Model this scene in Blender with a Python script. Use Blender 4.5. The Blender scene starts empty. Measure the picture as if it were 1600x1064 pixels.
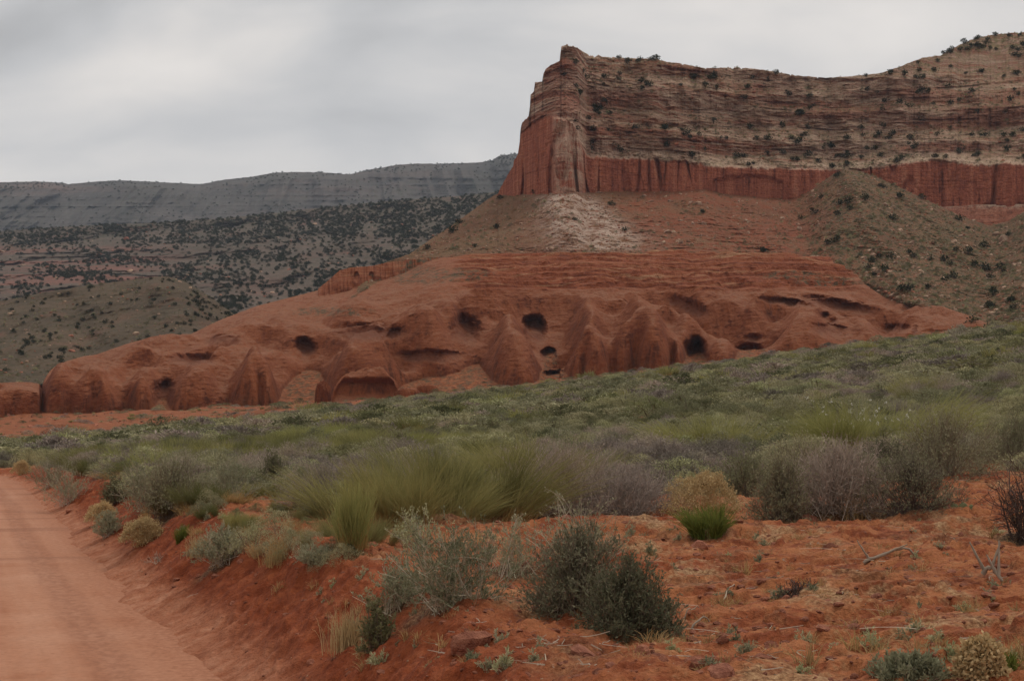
import bpy, math
import numpy as np
from mathutils import Vector

C = bpy.context.scene.collection
RS = np.random.RandomState
# ------------------------------------------------------------------ camera
FPX, HOR, CX = 2200.0, 650.0, 800.0          # focal length in photo pixels, horizon row, centre column
CZ = 2.2                                      # lens height above the road
cam_d = bpy.data.cameras.new('camera')
cam = bpy.data.objects.new('camera', cam_d)
C.objects.link(cam)
cam_d.sensor_width = 36.0
cam_d.lens = FPX / 1600 * 36.0
cam_d.shift_y = (HOR - 532.0) / 1600.0
cam_d.clip_start = 0.05
cam_d.clip_end = 30000
cam.location = (0, 0, CZ)
cam.rotation_euler = (math.pi / 2, 0, 0)
bpy.context.scene.camera = cam

SUN_AZ, SUN_EL = math.radians(38), math.radians(58)     # compass style, 0 = +Y (away from the camera), clockwise
sun_d = bpy.data.lights.new('sun', 'SUN')
sun_d.energy = 1.6
sun_d.angle = math.radians(22)
sun_d.color = (1.0, 0.93, 0.84)
sun = bpy.data.objects.new('sun', sun_d)
C.objects.link(sun)
sv = Vector((math.sin(SUN_AZ) * math.cos(SUN_EL), math.cos(SUN_AZ) * math.cos(SUN_EL), math.sin(SUN_EL)))
sun.rotation_euler = sv.to_track_quat('Z', 'Y').to_euler()

sc = bpy.context.scene
sc.view_settings.view_transform = 'Standard'
sc.view_settings.look = 'None'
sc.view_settings.exposure = 0.0
sc.view_settings.gamma = 1.0
sc.render.engine = 'CYCLES'
sc.cycles.max_bounces = 6
sc.cycles.diffuse_bounces = 3
sc.cycles.transmission_bounces = 2
sc.cycles.volume_bounces = 0
sc.cycles.use_denoising = True


# ------------------------------------------------------------------ node helper
class NT:
    def __init__(self, tree):
        self.t = tree
        tree.nodes.clear()

    def n(self, typ, ins=None, **kw):
        nd = self.t.nodes.new(typ)
        for k, v in kw.items():
            setattr(nd, k, v)
        for k, v in (ins or {}).items():
            s = nd.inputs[k]
            if hasattr(v, 'is_output') or isinstance(v, bpy.types.NodeSocket):
                self.t.links.new(v, s)
            else:
                s.default_value = v
        return nd

    def math(self, op, a, b=None, c=None, clamp=False):
        ins = {0: a}
        if b is not None: ins[1] = b
        if c is not None: ins[2] = c
        return self.n('ShaderNodeMath', ins, operation=op, use_clamp=clamp).outputs[0]

    def noise(self, vec, scale, detail=4, rough=.55, dist=0.0):
        nd = self.n('ShaderNodeTexNoise', {'Scale': scale, 'Detail': detail, 'Roughness': rough, 'Distortion': dist})
        self.t.links.new(vec, nd.inputs['Vector'])
        return nd.outputs['Fac']

    def scale(self, vec, s):
        return self.n('ShaderNodeVectorMath', {0: vec, 1: s}, operation='MULTIPLY').outputs[0]

    def ss(self, x, a, b, lo=0.0, hi=1.0):
        return self.n('ShaderNodeMapRange', {'Value': x, 'From Min': a, 'From Max': b, 'To Min': lo, 'To Max': hi},
                      interpolation_type='SMOOTHSTEP').outputs[0]

    def lin(self, x, a, b, lo=0.0, hi=1.0):
        return self.n('ShaderNodeMapRange', {'Value': x, 'From Min': a, 'From Max': b, 'To Min': lo, 'To Max': hi}).outputs[0]

    def mix(self, f, a, b, mode='MIX'):
        nd = self.n('ShaderNodeMix', data_type='RGBA', blend_type=mode)
        for i, v in ((0, f), (6, a), (7, b)):
            s = nd.inputs[i]
            if isinstance(v, bpy.types.NodeSocket): self.t.links.new(v, s)
            elif i == 0: s.default_value = v
            else: s.default_value = (*v, 1) if len(v) == 3 else v
        return nd.outputs[2]

    def mixf(self, f, a, b):
        nd = self.n('ShaderNodeMix', data_type='FLOAT')
        for i, v in ((0, f), (2, a), (3, b)):
            s = nd.inputs[i]
            if isinstance(v, bpy.types.NodeSocket): self.t.links.new(v, s)
            else: s.default_value = v
        return nd.outputs[0]

    def attr(self, name):
        return self.n('ShaderNodeAttribute', attribute_name=name).outputs['Fac']

    def ramp(self, f, stops):
        nd = self.n('ShaderNodeValToRGB')
        self.t.links.new(f, nd.inputs[0])
        cr = nd.color_ramp
        while len(cr.elements) < len(stops): cr.elements.new(0.5)
        for e, (p, c) in zip(cr.elements, stops):
            e.position = p
            e.color = (*c, 1)
        return nd.outputs[0]


# ------------------------------------------------------------------ world: overcast cloud over a clear-sky model
W = bpy.data.worlds.new('World')
bpy.context.scene.world = W
W.use_nodes = True
w = NT(W.node_tree)
sky = w.n('ShaderNodeTexSky', sky_type='NISHITA', sun_disc=False, sun_elevation=SUN_EL, sun_rotation=SUN_AZ,
          altitude=1500.0, dust_density=2.0)
gen = w.n('ShaderNodeTexCoord').outputs['Generated']
sep = w.n('ShaderNodeSeparateXYZ', {0: gen})
dz = sep.outputs['Z']
up = w.math('MAXIMUM', dz, 0.0)
v1 = w.scale(gen, (1.0, 1.0, 2.6))
warp = w.n('ShaderNodeTexNoise', {'Vector': v1, 'Scale': 2.2, 'Detail': 2.0})
v2 = w.n('ShaderNodeVectorMath', {0: v1, 1: w.scale(warp.outputs['Color'], (.35, .35, .35))}, operation='ADD').outputs[0]
big = w.noise(v2, 2.4, 5, .5)
fine = w.noise(v2, 7.0, 5, .5)
c = w.math('ADD', w.lin(big, .3, .7, -.12, .12), w.lin(fine, .3, .7, -.08, .08))
# broad soft patches of the cloud sheet: direction (photo column, row), horizontal / vertical reach, brightness
for (bx, by, rr, amt) in ((250, 110, 190, .105), (480, 150, 150, .10), (330, 40, 150, .05), (560, 60, 120, .06), (1180, 40, 260, .085), (1010, 110, 160, .06), (760, 30, 120, .05), (1420, 60, 160, .05),
                          (60, 50, 220, -.10), (560, 215, 190, -.10), (380, 250, 170, -.07), (700, 40, 130, -.045), (120, 210, 150, -.03), (780, 170, 120, -.02)):
    v = Vector(((bx - CX) / FPX, 1, (HOR - by) / FPX)).normalized()
    b = (v.x, v.y, v.z * 1.9)
    dist = w.n('ShaderNodeVectorMath', {0: w.scale(v2, (1, 1, 1.9 / 2.6)), 1: (b[0] + .175, b[1] + .175, b[2] + .128)}, operation='DISTANCE').outputs['Value']
    c = w.math('ADD', c, w.ss(dist, rr / FPX * 1.35, 0.0, 0.0, amt * 2.0))
c = w.math('ADD', c, .675)
c = w.math('MULTIPLY', c, w.lin(up, .28, .95, 1.0, 1.2))          # an overcast sky is brighter overhead
tint = w.mix(w.ss(c, .56, .84), (1.015, 1.0, .99), (1.06, 1.0, .94))
cloud = w.mix(1.0, tint, w.n('ShaderNodeCombineXYZ', {0: c, 1: c, 2: c}).outputs[0], 'MULTIPLY')
cloud10 = w.scale(cloud, (10.0, 10.0, 10.0))
col = w.mix(.965, sky.outputs['Color'], cloud10)
bg = w.n('ShaderNodeBackground', {'Color': col, 'Strength': 0.1})
w.n('ShaderNodeOutputWorld', {'Surface': bg.outputs[0]})

# ------------------------------------------------------------------ numpy noise
_r = RS(11)
_perm = _r.permutation(256).astype(np.int32)
_perm = np.concatenate([_perm, _perm, _perm])
_g = _r.normal(size=(256, 3)).astype(np.float32)
_g /= np.linalg.norm(_g, axis=1, keepdims=True)


def pn(x, y, z=0.0):
    x, y, z = np.broadcast_arrays(np.asarray(x, np.float32), np.asarray(y, np.float32), np.asarray(z, np.float32))
    xi, yi, zi = (np.floor(a).astype(np.int32) for a in (x, y, z))
    xf, yf, zf = x - xi, y - yi, z - zi
    u, v, ww = (a * a * a * (a * (a * 6 - 15) + 10) for a in (xf, yf, zf))
    xi, yi, zi = xi & 255, yi & 255, zi & 255
    out = 0
    for i in (0, 1):
        for j in (0, 1):
            h0 = _perm[_perm[(xi + i) & 255] + yi + j]
            for k in (0, 1):
                gr = _g[_perm[(h0 + zi + k) & 511] & 255]
                dot = gr[..., 0] * (xf - i) + gr[..., 1] * (yf - j) + gr[..., 2] * (zf - k)
                out = out + dot * (u if i else 1 - u) * (v if j else 1 - v) * (ww if k else 1 - ww)
    return out * 1.5


def fbm(x, y, z=0.0, o=4, gain=.5, ridged=False):
    s, a, tot, f = 0, 1.0, 0, 1.0
    for k in range(o):
        nn = pn(np.asarray(x) * f + 17.3 * k, np.asarray(y) * f - 9.1 * k, np.asarray(z) * f + 4.7 * k)
        if ridged: nn = 1 - 2 * np.abs(nn)
        s = s + a * nn
        tot += a
        a *= gain
        f *= 2.03
    return s / tot


def sstep(x, a, b):
    t = np.clip((x - a) / (b - a), 0, 1)
    return t * t * (3 - 2 * t)


def cvs(x, pts, wd=30.0):
    p = np.array(pts, float)
    return sum(np.interp(np.asarray(x) + o * wd, p[:, 0], p[:, 1]) for o in (-1, -.66, -.33, 0, .33, .66, 1)) / 7


def cv(x, pts):
    p = np.array(pts, float)
    return np.interp(x, p[:, 0], p[:, 1])


# ------------------------------------------------------------------ mesh + object helpers
def tag(o, label=None, cat=None, group=None, kind=None):
    if label: o['label'] = label
    if cat: o['category'] = cat
    if group: o['group'] = group
    if kind: o['kind'] = kind
    return o


def mesh_np(name, verts, faces, attrs=None, smooth=True, mats=(), mat_idx=None):
    me = bpy.data.meshes.new(name)
    verts = np.ascontiguousarray(verts, np.float32)
    faces = np.ascontiguousarray(faces, np.int32)
    k = faces.shape[1]
    me.vertices.add(len(verts))
    me.vertices.foreach_set('co', verts.ravel())
    me.loops.add(faces.size)
    me.loops.foreach_set('vertex_index', faces.ravel())
    me.polygons.add(len(faces))
    me.polygons.foreach_set('loop_start', np.arange(0, faces.size, k, dtype=np.int32))
    me.polygons.foreach_set('loop_total', np.full(len(faces), k, np.int32))
    me.polygons.foreach_set('use_smooth', np.full(len(faces), smooth, bool))
    for m in mats: me.materials.append(m)
    if mat_idx is not None: me.polygons.foreach_set('material_index', np.ascontiguousarray(mat_idx, np.int32))
    for an, av in (attrs or {}).items():
        a = me.attributes.new(an, 'FLOAT', 'POINT')
        a.data.foreach_set('value', np.ascontiguousarray(av, np.float32).ravel())
    me.update(calc_edges=True)
    return me


def link(name, me, parent=None, loc=None):
    o = bpy.data.objects.new(name, me)
    C.objects.link(o)
    if parent: o.parent = parent
    if loc is not None: o.location = loc
    return o


def grid_faces(r, cN):
    i = np.arange(r * cN, dtype=np.int32).reshape(r, cN)
    return np.stack([i[:-1, :-1], i[:-1, 1:], i[1:, 1:], i[1:, :-1]], -1).reshape(-1, 4)


def P(px, py, d):
    """world point seen at a photo column / row when it stands d metres away"""
    return np.stack(np.broadcast_arrays((px - CX) / FPX * d, d, CZ + (HOR - py) / FPX * d), -1)


# ------------------------------------------------------------------ materials
def mat_new(name):
    m = bpy.data.materials.new(name)
    m.use_nodes = True
    return m, NT(m.node_tree)


def finish(t, col, rough=.9, bump=None, spec=.15):
    b = t.n('ShaderNodeBsdfPrincipled', {'Base Color': col, 'Roughness': rough, 'Specular IOR Level': spec})
    if bump is not None: t.t.links.new(bump, b.inputs['Normal'])
    t.n('ShaderNodeOutputMaterial', {'Surface': b.outputs[0]})


def bump(t, h, dist, strength=1.0, normal=None):
    nd = t.n('ShaderNodeBump', {'Height': h, 'Distance': dist, 'Strength': strength})
    if normal is not None: t.t.links.new(normal, nd.inputs['Normal'])
    return nd.outputs[0]


def pos(t):
    return t.n('ShaderNodeNewGeometry').outputs['Position']


def mat_mesa():
    m, t = mat_new('banded_cliff_rock')
    p = pos(t)
    wv = t.n('ShaderNodeTexNoise', {'Vector': p, 'Scale': .02, 'Detail': 3.0}).outputs['Color']
    p2 = t.n('ShaderNodeVectorMath', {0: p, 1: t.scale(wv, (0, 0, 9))}, operation='ADD').outputs[0]
    s1 = t.noise(t.scale(p2, (0.007, 0.007, 0.176)), 1.0, 4, .6)
    s2 = t.noise(t.scale(p2, (.02, .02, .75)), 1.0, 4, .6)
    strata = t.math('ADD', t.math('MULTIPLY', s1, .55), t.math('MULTIPLY', s2, .45))
    up_c = t.ramp(strata, [(.36, (0.138, 0.052, 0.034)), (.43, (0.276, 0.103, 0.061)), (.47, (0.392, 0.226, 0.149)), (.51, (0.456, 0.334, 0.244)), (.545, (0.265, 0.108, 0.070)), (.58, (0.466, 0.339, 0.248)), (.63, (0.318, 0.155, 0.100)), (.68, (0.445, 0.308, 0.220))])
    patch = t.noise(t.scale(p, (0.032, 0.034, 0.060)), 1.0, 5, .65)
    up_c = t.mix(t.ss(patch, .46, .62, 0, .6), up_c, (0.265, 0.169, 0.114))
    up_c = t.mix(t.ss(t.noise(t.scale(p2, (0.013, 0.014, 0.102)), 1.0, 3, .5), .52, .64, 0, .7), up_c, (0.254, 0.086, 0.050))
    # sheer red wall with vertical varnish streaks
    st = t.noise(t.scale(p, (0.358, 0.352, 0.013)), 1.0, 5, .65)
    st2 = t.noise(t.scale(p, (.7, .7, .10)), 1.0, 5, .7)
    wall = t.ramp(t.math('ADD', t.math('MULTIPLY', st, .6), t.math('MULTIPLY', st2, .4)),
                  [(.36, (0.100, 0.031, 0.020)), (.44, (0.300, 0.089, 0.050)), (.53, (0.430, 0.141, 0.078)), (.66, (0.520, 0.228, 0.137))])
    wall = t.mix(t.ss(t.noise(p, .05, 3), .45, .7, 0, .5), wall, (0.370, 0.116, 0.069))
    cc = t.mix(t.attr('wall'), up_c, wall)
    pale_n = t.math('MULTIPLY', t.attr('pale'), t.ss(t.math('ADD', t.math('MULTIPLY', st2, .6), t.math('MULTIPLY', t.noise(t.scale(p, (0.056, 0.055, 0.330)), 1, 4), .5)), .42, .6))
    cc = t.mix(pale_n, cc, (0.560, 0.400, 0.292))
    scrub = t.math('MULTIPLY', t.attr('veg'), t.ss(t.noise(p, .35, 5, .7), .42, .6))
    cc = t.mix(scrub, cc, (0.224, 0.166, 0.082))
    sp = t.noise(p, 1.3, 5, .7)
    cc = t.mix(1.0, cc, t.ramp(sp, [(.3, (.6, .58, .56)), (.5, (1, 1, 1)), (.72, (1.3, 1.28, 1.24))]), 'MULTIPLY')
    h = t.math('ADD', t.math('MULTIPLY', s2, 1.0), t.math('ADD', t.math('MULTIPLY', sp, .8), t.math('MULTIPLY', st2, .5)))
    finish(t, cc, .95, bump(t, h, 2.2, .8))
    return m


def mat_slick():
    m, t = mat_new('slickrock')
    p = pos(t)
    wv = t.n('ShaderNodeTexNoise', {'Vector': p, 'Scale': .03, 'Detail': 3.0}).outputs['Color']
    p2 = t.n('ShaderNodeVectorMath', {0: p, 1: t.scale(wv, (0, 0, 14))}, operation='ADD').outputs[0]
    lam = t.noise(t.scale(p2, (.05, .05, 2.2)), 1.0, 5, .65)
    big = t.noise(p, .05, 5, .6)
    mid = t.noise(p, .30, 5, .65)
    cc = t.ramp(t.math('ADD', t.math('MULTIPLY', lam, .35), t.math('ADD', t.math('MULTIPLY', big, .35), t.math('MULTIPLY', mid, .3))),
                [(.36, (0.170, 0.048, 0.019)), (.46, (0.232, 0.071, 0.028)), (.55, (0.266, 0.087, 0.038)), (.66, (0.312, 0.113, 0.053))])
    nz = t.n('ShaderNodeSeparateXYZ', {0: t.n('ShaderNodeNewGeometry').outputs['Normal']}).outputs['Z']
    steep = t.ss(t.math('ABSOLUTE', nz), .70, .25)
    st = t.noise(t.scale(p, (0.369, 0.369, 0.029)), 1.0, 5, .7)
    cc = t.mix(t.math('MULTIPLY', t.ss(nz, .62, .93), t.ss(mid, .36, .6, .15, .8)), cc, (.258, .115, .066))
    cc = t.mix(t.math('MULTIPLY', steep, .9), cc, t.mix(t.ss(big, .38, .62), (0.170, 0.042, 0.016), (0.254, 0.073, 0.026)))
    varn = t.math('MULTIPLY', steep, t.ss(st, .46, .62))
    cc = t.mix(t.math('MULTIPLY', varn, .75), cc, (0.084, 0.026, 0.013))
    cc = t.mix(t.math('MULTIPLY', t.attr('alcove_shade'), t.ss(t.math('ADD', t.math('MULTIPLY', st, .5), t.math('MULTIPLY', big, .5)), .36, .56, .25, .9)), cc, (0.113, 0.033, 0.016))  # shade of the alcoves painted into the rock colour
    bench = t.attr('bench')
    b1 = t.noise(t.scale(p2, (.03, .03, 1.3)), 1.0, 5, .65)
    bc = t.ramp(b1, [(.36, (0.130, 0.035, 0.015)), (.46, (0.244, 0.065, 0.026)), (.56, (0.277, 0.087, 0.037)), (.66, (0.351, 0.186, 0.099))])
    cc = t.mix(bench, cc, bc)
    gr = t.math('MULTIPLY', t.ss(t.noise(p, .7, 5, .75), .52, .66), t.ss(nz, .8, .95))
    cc = t.mix(t.math('MULTIPLY', gr, .5), cc, (0.147, 0.076, 0.038))
    rub = t.attr('rubble')
    cc = t.mix(rub, cc, t.ramp(t.noise(p, .8, 5, .75), [(.38, (0.158, 0.047, 0.018)), (.5, (0.283, 0.091, 0.037)), (.64, (0.373, 0.149, 0.067))]))
    scrub = t.math('MULTIPLY', t.attr('veg'), t.ss(t.noise(p, .5, 5, .75), .46, .58))
    cc = t.mix(scrub, cc, (0.086, 0.075, 0.043))
    sp = t.noise(p, 1.9, 6, .75)
    cc = t.mix(1.0, cc, t.ramp(sp, [(.3, (.70, .69, .68)), (.5, (1, 1, 1)), (.72, (1.2, 1.2, 1.18))]), 'MULTIPLY')
    lamw = t.math('MULTIPLY', lam, t.mixf(steep, .8, .12))
    h = t.math('ADD', lamw, t.math('ADD', t.math('MULTIPLY', sp, .5), t.math('ADD', t.math('MULTIPLY', st, .35), t.math('MULTIPLY', mid, 1.2))))
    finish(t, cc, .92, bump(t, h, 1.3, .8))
    return m


def mat_talus():
    m, t = mat_new('talus_rubble')
    p = pos(t)
    big = t.noise(p, .03, 5, .6)
    med = t.noise(p, .22, 5, .7)
    cc = t.ramp(t.math('ADD', t.math('MULTIPLY', big, .5), t.math('MULTIPLY', med, .5)),
                [(.36, (0.158, 0.057, 0.029)), (.48, (0.187, 0.087, 0.045)), (.58, (0.198, 0.106, 0.053)), (.7, (0.225, 0.129, 0.070))])
    red = t.math('MULTIPLY', t.attr('red'), t.ss(med, .38, .58))
    cc = t.mix(red, cc, (0.233, 0.067, 0.031))
    pale = t.math('MULTIPLY', t.attr('pale'), t.ss(t.noise(t.scale(p, (1, 1, 1)), .16, 5, .75), .38, .58))
    cc = t.mix(pale, cc, (.42, .305, .24))
    veg = t.math('MULTIPLY', t.attr('veg'), t.ss(t.noise(p, .42, 5, .75), .42, .58))
    cc = t.mix(t.math('MULTIPLY', veg, .9), cc, (0.084, 0.074, 0.039))
    vr = t.n('ShaderNodeTexVoronoi', {'Vector': p, 'Scale': .55, 'Randomness': 1.0})
    stones = t.math('MULTIPLY', t.ss(vr.outputs['Distance'], .36, .2), t.ss(t.n('ShaderNodeSeparateColor', {0: vr.outputs['Color']}).outputs[0], .62, .8))
    cc = t.mix(t.math('MULTIPLY', stones, .65), cc, t.mix(t.n('ShaderNodeSeparateColor', {0: vr.outputs['Color']}).outputs[1], (0.203, 0.085, 0.046), (0.330, 0.219, 0.139)))
    sp = t.noise(p, 1.5, 4, .7)
    cc = t.mix(1.0, cc, t.ramp(sp, [(.3, (.7, .7, .7)), (.5, (1, 1, 1)), (.72, (1.25, 1.23, 1.2))]), 'MULTIPLY')
    h = t.math('ADD', t.math('MULTIPLY', med, 1.0), t.math('ADD', t.math('MULTIPLY', sp, .6), t.math('MULTIPLY', stones, .5)))
    finish(t, cc, .95, bump(t, h, 1.8, .8))
    return m


def mat_hill(name, base, tan, redband, sscale=1.0):
    m, t = mat_new(name)
    p = pos(t)
    big = t.noise(p, .012 * sscale, 5, .6)
    med = t.noise(p, .1 * sscale, 5, .7)
    cc = t.mix(t.ss(t.math('ADD', t.math('MULTIPLY', big, .5), t.math('MULTIPLY', med, .5)), .38, .62), base, tan)
    s1 = t.noise(t.scale(p, (.004 * sscale, .004 * sscale, .13 * sscale)), 1.0, 5, .65)
    bands = t.math('MULTIPLY', t.attr('red'), t.ss(s1, .42, .56))
    cc = t.mix(bands, cc, redband)
    s2 = t.noise(t.scale(p, (.008 * sscale, .008 * sscale, .4 * sscale)), 1.0, 4, .65)
    cc = t.mix(t.math('MULTIPLY', t.attr('ledge'), t.ss(s2, .52, .66, 0, .8)), cc, tuple(min(1, v * 1.35) for v in tan))
    scrub = t.math('MULTIPLY', t.attr('veg'), t.ss(t.noise(p, .16 * sscale, 5, .75), .47, .60))
    cc = t.mix(scrub, cc, (.055, .058, .036))
    vr = t.n('ShaderNodeTexVoronoi', {'Vector': p, 'Scale': .25 * sscale, 'Randomness': 1.0})
    stones = t.math('MULTIPLY', t.ss(vr.outputs['Distance'], .34, .2), t.ss(t.n('ShaderNodeSeparateColor', {0: vr.outputs['Color']}).outputs[0], .7, .85))
    cc = t.mix(t.math('MULTIPLY', stones, .45), cc, tuple(min(1, v * 1.5) for v in tan))
    h = t.math('ADD', med, t.math('MULTIPLY', s2, .6))
    finish(t, cc, .97, bump(t, h, 4.0 / sscale, .6))
    return m


def mat_ground():
    m, t = mat_new('red_sandy_soil')
    p = pos(t)
    n1 = t.noise(p, .55, 6, .65)
    n2 = t.noise(p, 4.0, 6, .7)
    n3 = t.noise(p, 28.0, 4, .65)
    base = t.math('ADD', t.math('MULTIPLY', n1, .5), t.math('MULTIPLY', n2, .5))
    cc = t.ramp(base, [(.35, (.115, .030, .012)), (.45, (.20, .052, .020)), (.55, (.262, .082, .034)), (.66, (.345, .14, .068))])
    crust = t.math('MULTIPLY', t.attr('crust'), t.ss(n2, .4, .58))
    cc = t.mix(t.math('MULTIPLY', crust, .75), cc, (0.336, 0.129, 0.052))
    cc = t.mix(t.attr('deep'), cc, t.ramp(n2, [(.35, (0.124, 0.024, 0.007)), (.5, (0.192, 0.041, 0.013)), (.65, (0.264, 0.068, 0.024))]))
    straw = t.math('MULTIPLY', t.attr('crust'), t.ss(t.noise(t.scale(p, (1, .6, 1)), 1.1, 6, .75), .505, .63))
    cc = t.mix(t.math('MULTIPLY', straw, .72), cc, t.ramp(n3, [(.35, (.17, .09, .045)), (.5, (.30, .185, .095)), (.65, (.42, .29, .16))]))
    dk = t.math('MULTIPLY', t.attr('crust'), t.ss(t.noise(t.scale(p, (1, .7, 1)), 1.7, 6, .75), .52, .64))
    cc = t.mix(t.math('MULTIPLY', dk, .6), cc, t.ramp(n3, [(.35, (.085, .034, .016)), (.5, (.13, .055, .027)), (.65, (.22, .11, .055))]))
    und = t.math('MULTIPLY', t.attr('under'), t.ss(n2, .3, .6, .55, 1))  # leaf litter tone that doubles as painted contact shade below the shrubs
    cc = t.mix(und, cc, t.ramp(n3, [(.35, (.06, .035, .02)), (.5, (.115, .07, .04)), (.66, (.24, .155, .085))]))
    toe = t.math('MULTIPLY', t.attr('toe'), t.ss(n1, .3, .55, .55, 1))
    cc = t.mix(toe, cc, t.ramp(n2, [(.36, (.27, .09, .042)), (.5, (.34, .135, .072)), (.64, (.41, .19, .112))]))
    litter = t.math('MULTIPLY', t.attr('veg'), t.ss(t.noise(p, .9, 5, .7), .36, .55))
    cc = t.mix(litter, cc, t.ramp(n2, [(.35, (0.068, 0.049, 0.021)), (.5, (0.116, 0.085, 0.036)), (.65, (0.184, 0.119, 0.052))]))
    cc = t.mix(1.0, cc, t.ramp(n3, [(.3, (.78, .76, .75)), (.5, (1, 1, 1)), (.7, (1.18, 1.18, 1.18))]), 'MULTIPLY')
    h = t.math('ADD', t.math('MULTIPLY', n2, .8), t.math('MULTIPLY', n3, .25))
    finish(t, cc, .95, bump(t, h, .10, .9))
    return m


def mat_road():
    m, t = mat_new('packed_dirt')
    p = pos(t)
    uv = t.n('ShaderNodeCombineXYZ', {0: t.attr('across'), 1: t.attr('along'), 2: 0.0}).outputs[0]
    s1 = t.noise(t.scale(uv, (2.2, .09, 1)), 1.0, 5, .6)
    s2 = t.noise(t.scale(uv, (.25, 1.1, 1)), 1.0, 4, .6)
    n1 = t.noise(p, .8, 5, .6)
    n2 = t.noise(p, 14.0, 5, .7)
    f = t.math('ADD', t.math('MULTIPLY', s1, .45), t.math('ADD', t.math('MULTIPLY', s2, .2), t.math('MULTIPLY', n1, .35)))
    cc = t.ramp(f, [(.36, (0.287, 0.113, 0.058)), (.47, (0.352, 0.163, 0.095)), (.56, (0.382, 0.189, 0.116)), (.68, (0.426, 0.226, 0.144))])
    ac = t.attr('across')
    wob = t.math('MULTIPLY', t.math('SUBTRACT', t.noise(t.scale(uv, (.0, .06, 1)), 1.0, 2), .5), .8)
    acw = t.math('ADD', ac, wob)
    for cpos, wd in ((-.95, .30), (-2.55, .34), (-3.5, .3), (-5.0, .34)):
        rut = t.ss(t.math('ABSOLUTE', t.math('SUBTRACT', acw, cpos)), wd, wd * .35)
        tread = t.ss(t.noise(t.scale(uv, (9, 5.5, 1)), 1.0, 2), .42, .58, .45, 1)
        cc = t.mix(t.math('MULTIPLY', t.math('MULTIPLY', rut, tread), .6), cc, (.225, .092, .052))
    edge = t.math('MULTIPLY', t.attr('edge'), t.ss(n1, .3, .6, .5, 1))
    cc = t.mix(edge, cc, t.ramp(n2, [(.36, (0.221, 0.074, 0.034)), (.5, (0.279, 0.111, 0.059)), (.64, (0.336, 0.156, 0.092))]))
    # darker damp bars running across the far part of the road
    bars = t.math('MULTIPLY', t.ss(t.noise(t.scale(uv, (.05, .55, 1)), 1.0, 3, .7), .53, .62), t.ss(t.attr('along'), 17, 24))
    cc = t.mix(t.math('MULTIPLY', bars, .5), cc, (0.208, 0.084, 0.047))
    cc = t.mix(1.0, cc, t.ramp(n2, [(.3, (.84, .83, .82)), (.5, (1, 1, 1)), (.7, (1.1, 1.1, 1.1))]), 'MULTIPLY')
    peb = t.n('ShaderNodeTexVoronoi', {'Vector': p, 'Scale': 9.0})
    pb = t.math('MULTIPLY', t.ss(peb.outputs['Distance'], .2, .1), t.ss(t.n('ShaderNodeSeparateColor', {0: peb.outputs['Color']}).outputs[0], .8, .9))
    cc = t.mix(t.math('MULTIPLY', pb, .55), cc, (0.235, 0.100, 0.058))
    h = t.math('ADD', t.math('MULTIPLY', s1, .9), t.math('ADD', t.math('MULTIPLY', n2, .25), t.math('MULTIPLY', pb, .3)))
    finish(t, cc, .93, bump(t, h, .03, .6))
    return m


def mat_leaf(name, lo, hi, alt=None, transl=.25, var=.45):
    """foliage: colour varies per leaf (tint), per plant (object random) and where the plant carries older growth (alt)"""
    m, t = mat_new(name)
    tint = t.attr('tint')
    cc = t.mix(tint, lo, hi)
    if alt is not None:
        cc = t.mix(t.attr('old'), cc, alt)
    rnd = t.n('ShaderNodeObjectInfo').outputs['Random']
    cc = t.mix(1.0, cc, t.ramp(rnd, [(0, (1 - var, 1 - var * .9, 1 - var)), (.5, (1, 1, 1)), (.8, (1 + var * .5, 1 + var * .42, 1 + var * .2)), (1, (1 + var * .3, 1 + var * .5, 1 + var * .1))]), 'MULTIPLY')
    d = t.n('ShaderNodeBsdfDiffuse', {'Color': cc})
    tr = t.n('ShaderNodeBsdfTranslucent', {'Color': cc})
    mx = t.n('ShaderNodeMixShader', {0: transl, 1: d.outputs[0], 2: tr.outputs[0]})
    t.n('ShaderNodeOutputMaterial', {'Surface': mx.outputs[0]})
    return m


def mat_rock(name, a, b, sc_=2.0):
    m, t = mat_new(name)
    p = t.n('ShaderNodeTexCoord').outputs['Object']
    n = t.noise(p, sc_, 5, .65)
    cc = t.mix(t.ss(n, .35, .65), a, b)
    rnd = t.n('ShaderNodeObjectInfo').outputs['Random']
    cc = t.mix(1.0, cc, t.ramp(rnd, [(0, (.72, .68, .66)), (.6, (1, 1, 1)), (1, (1.3, 1.3, 1.28))]), 'MULTIPLY')
    finish(t, cc, .95, bump(t, n, .25, .6))
    return m


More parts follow.
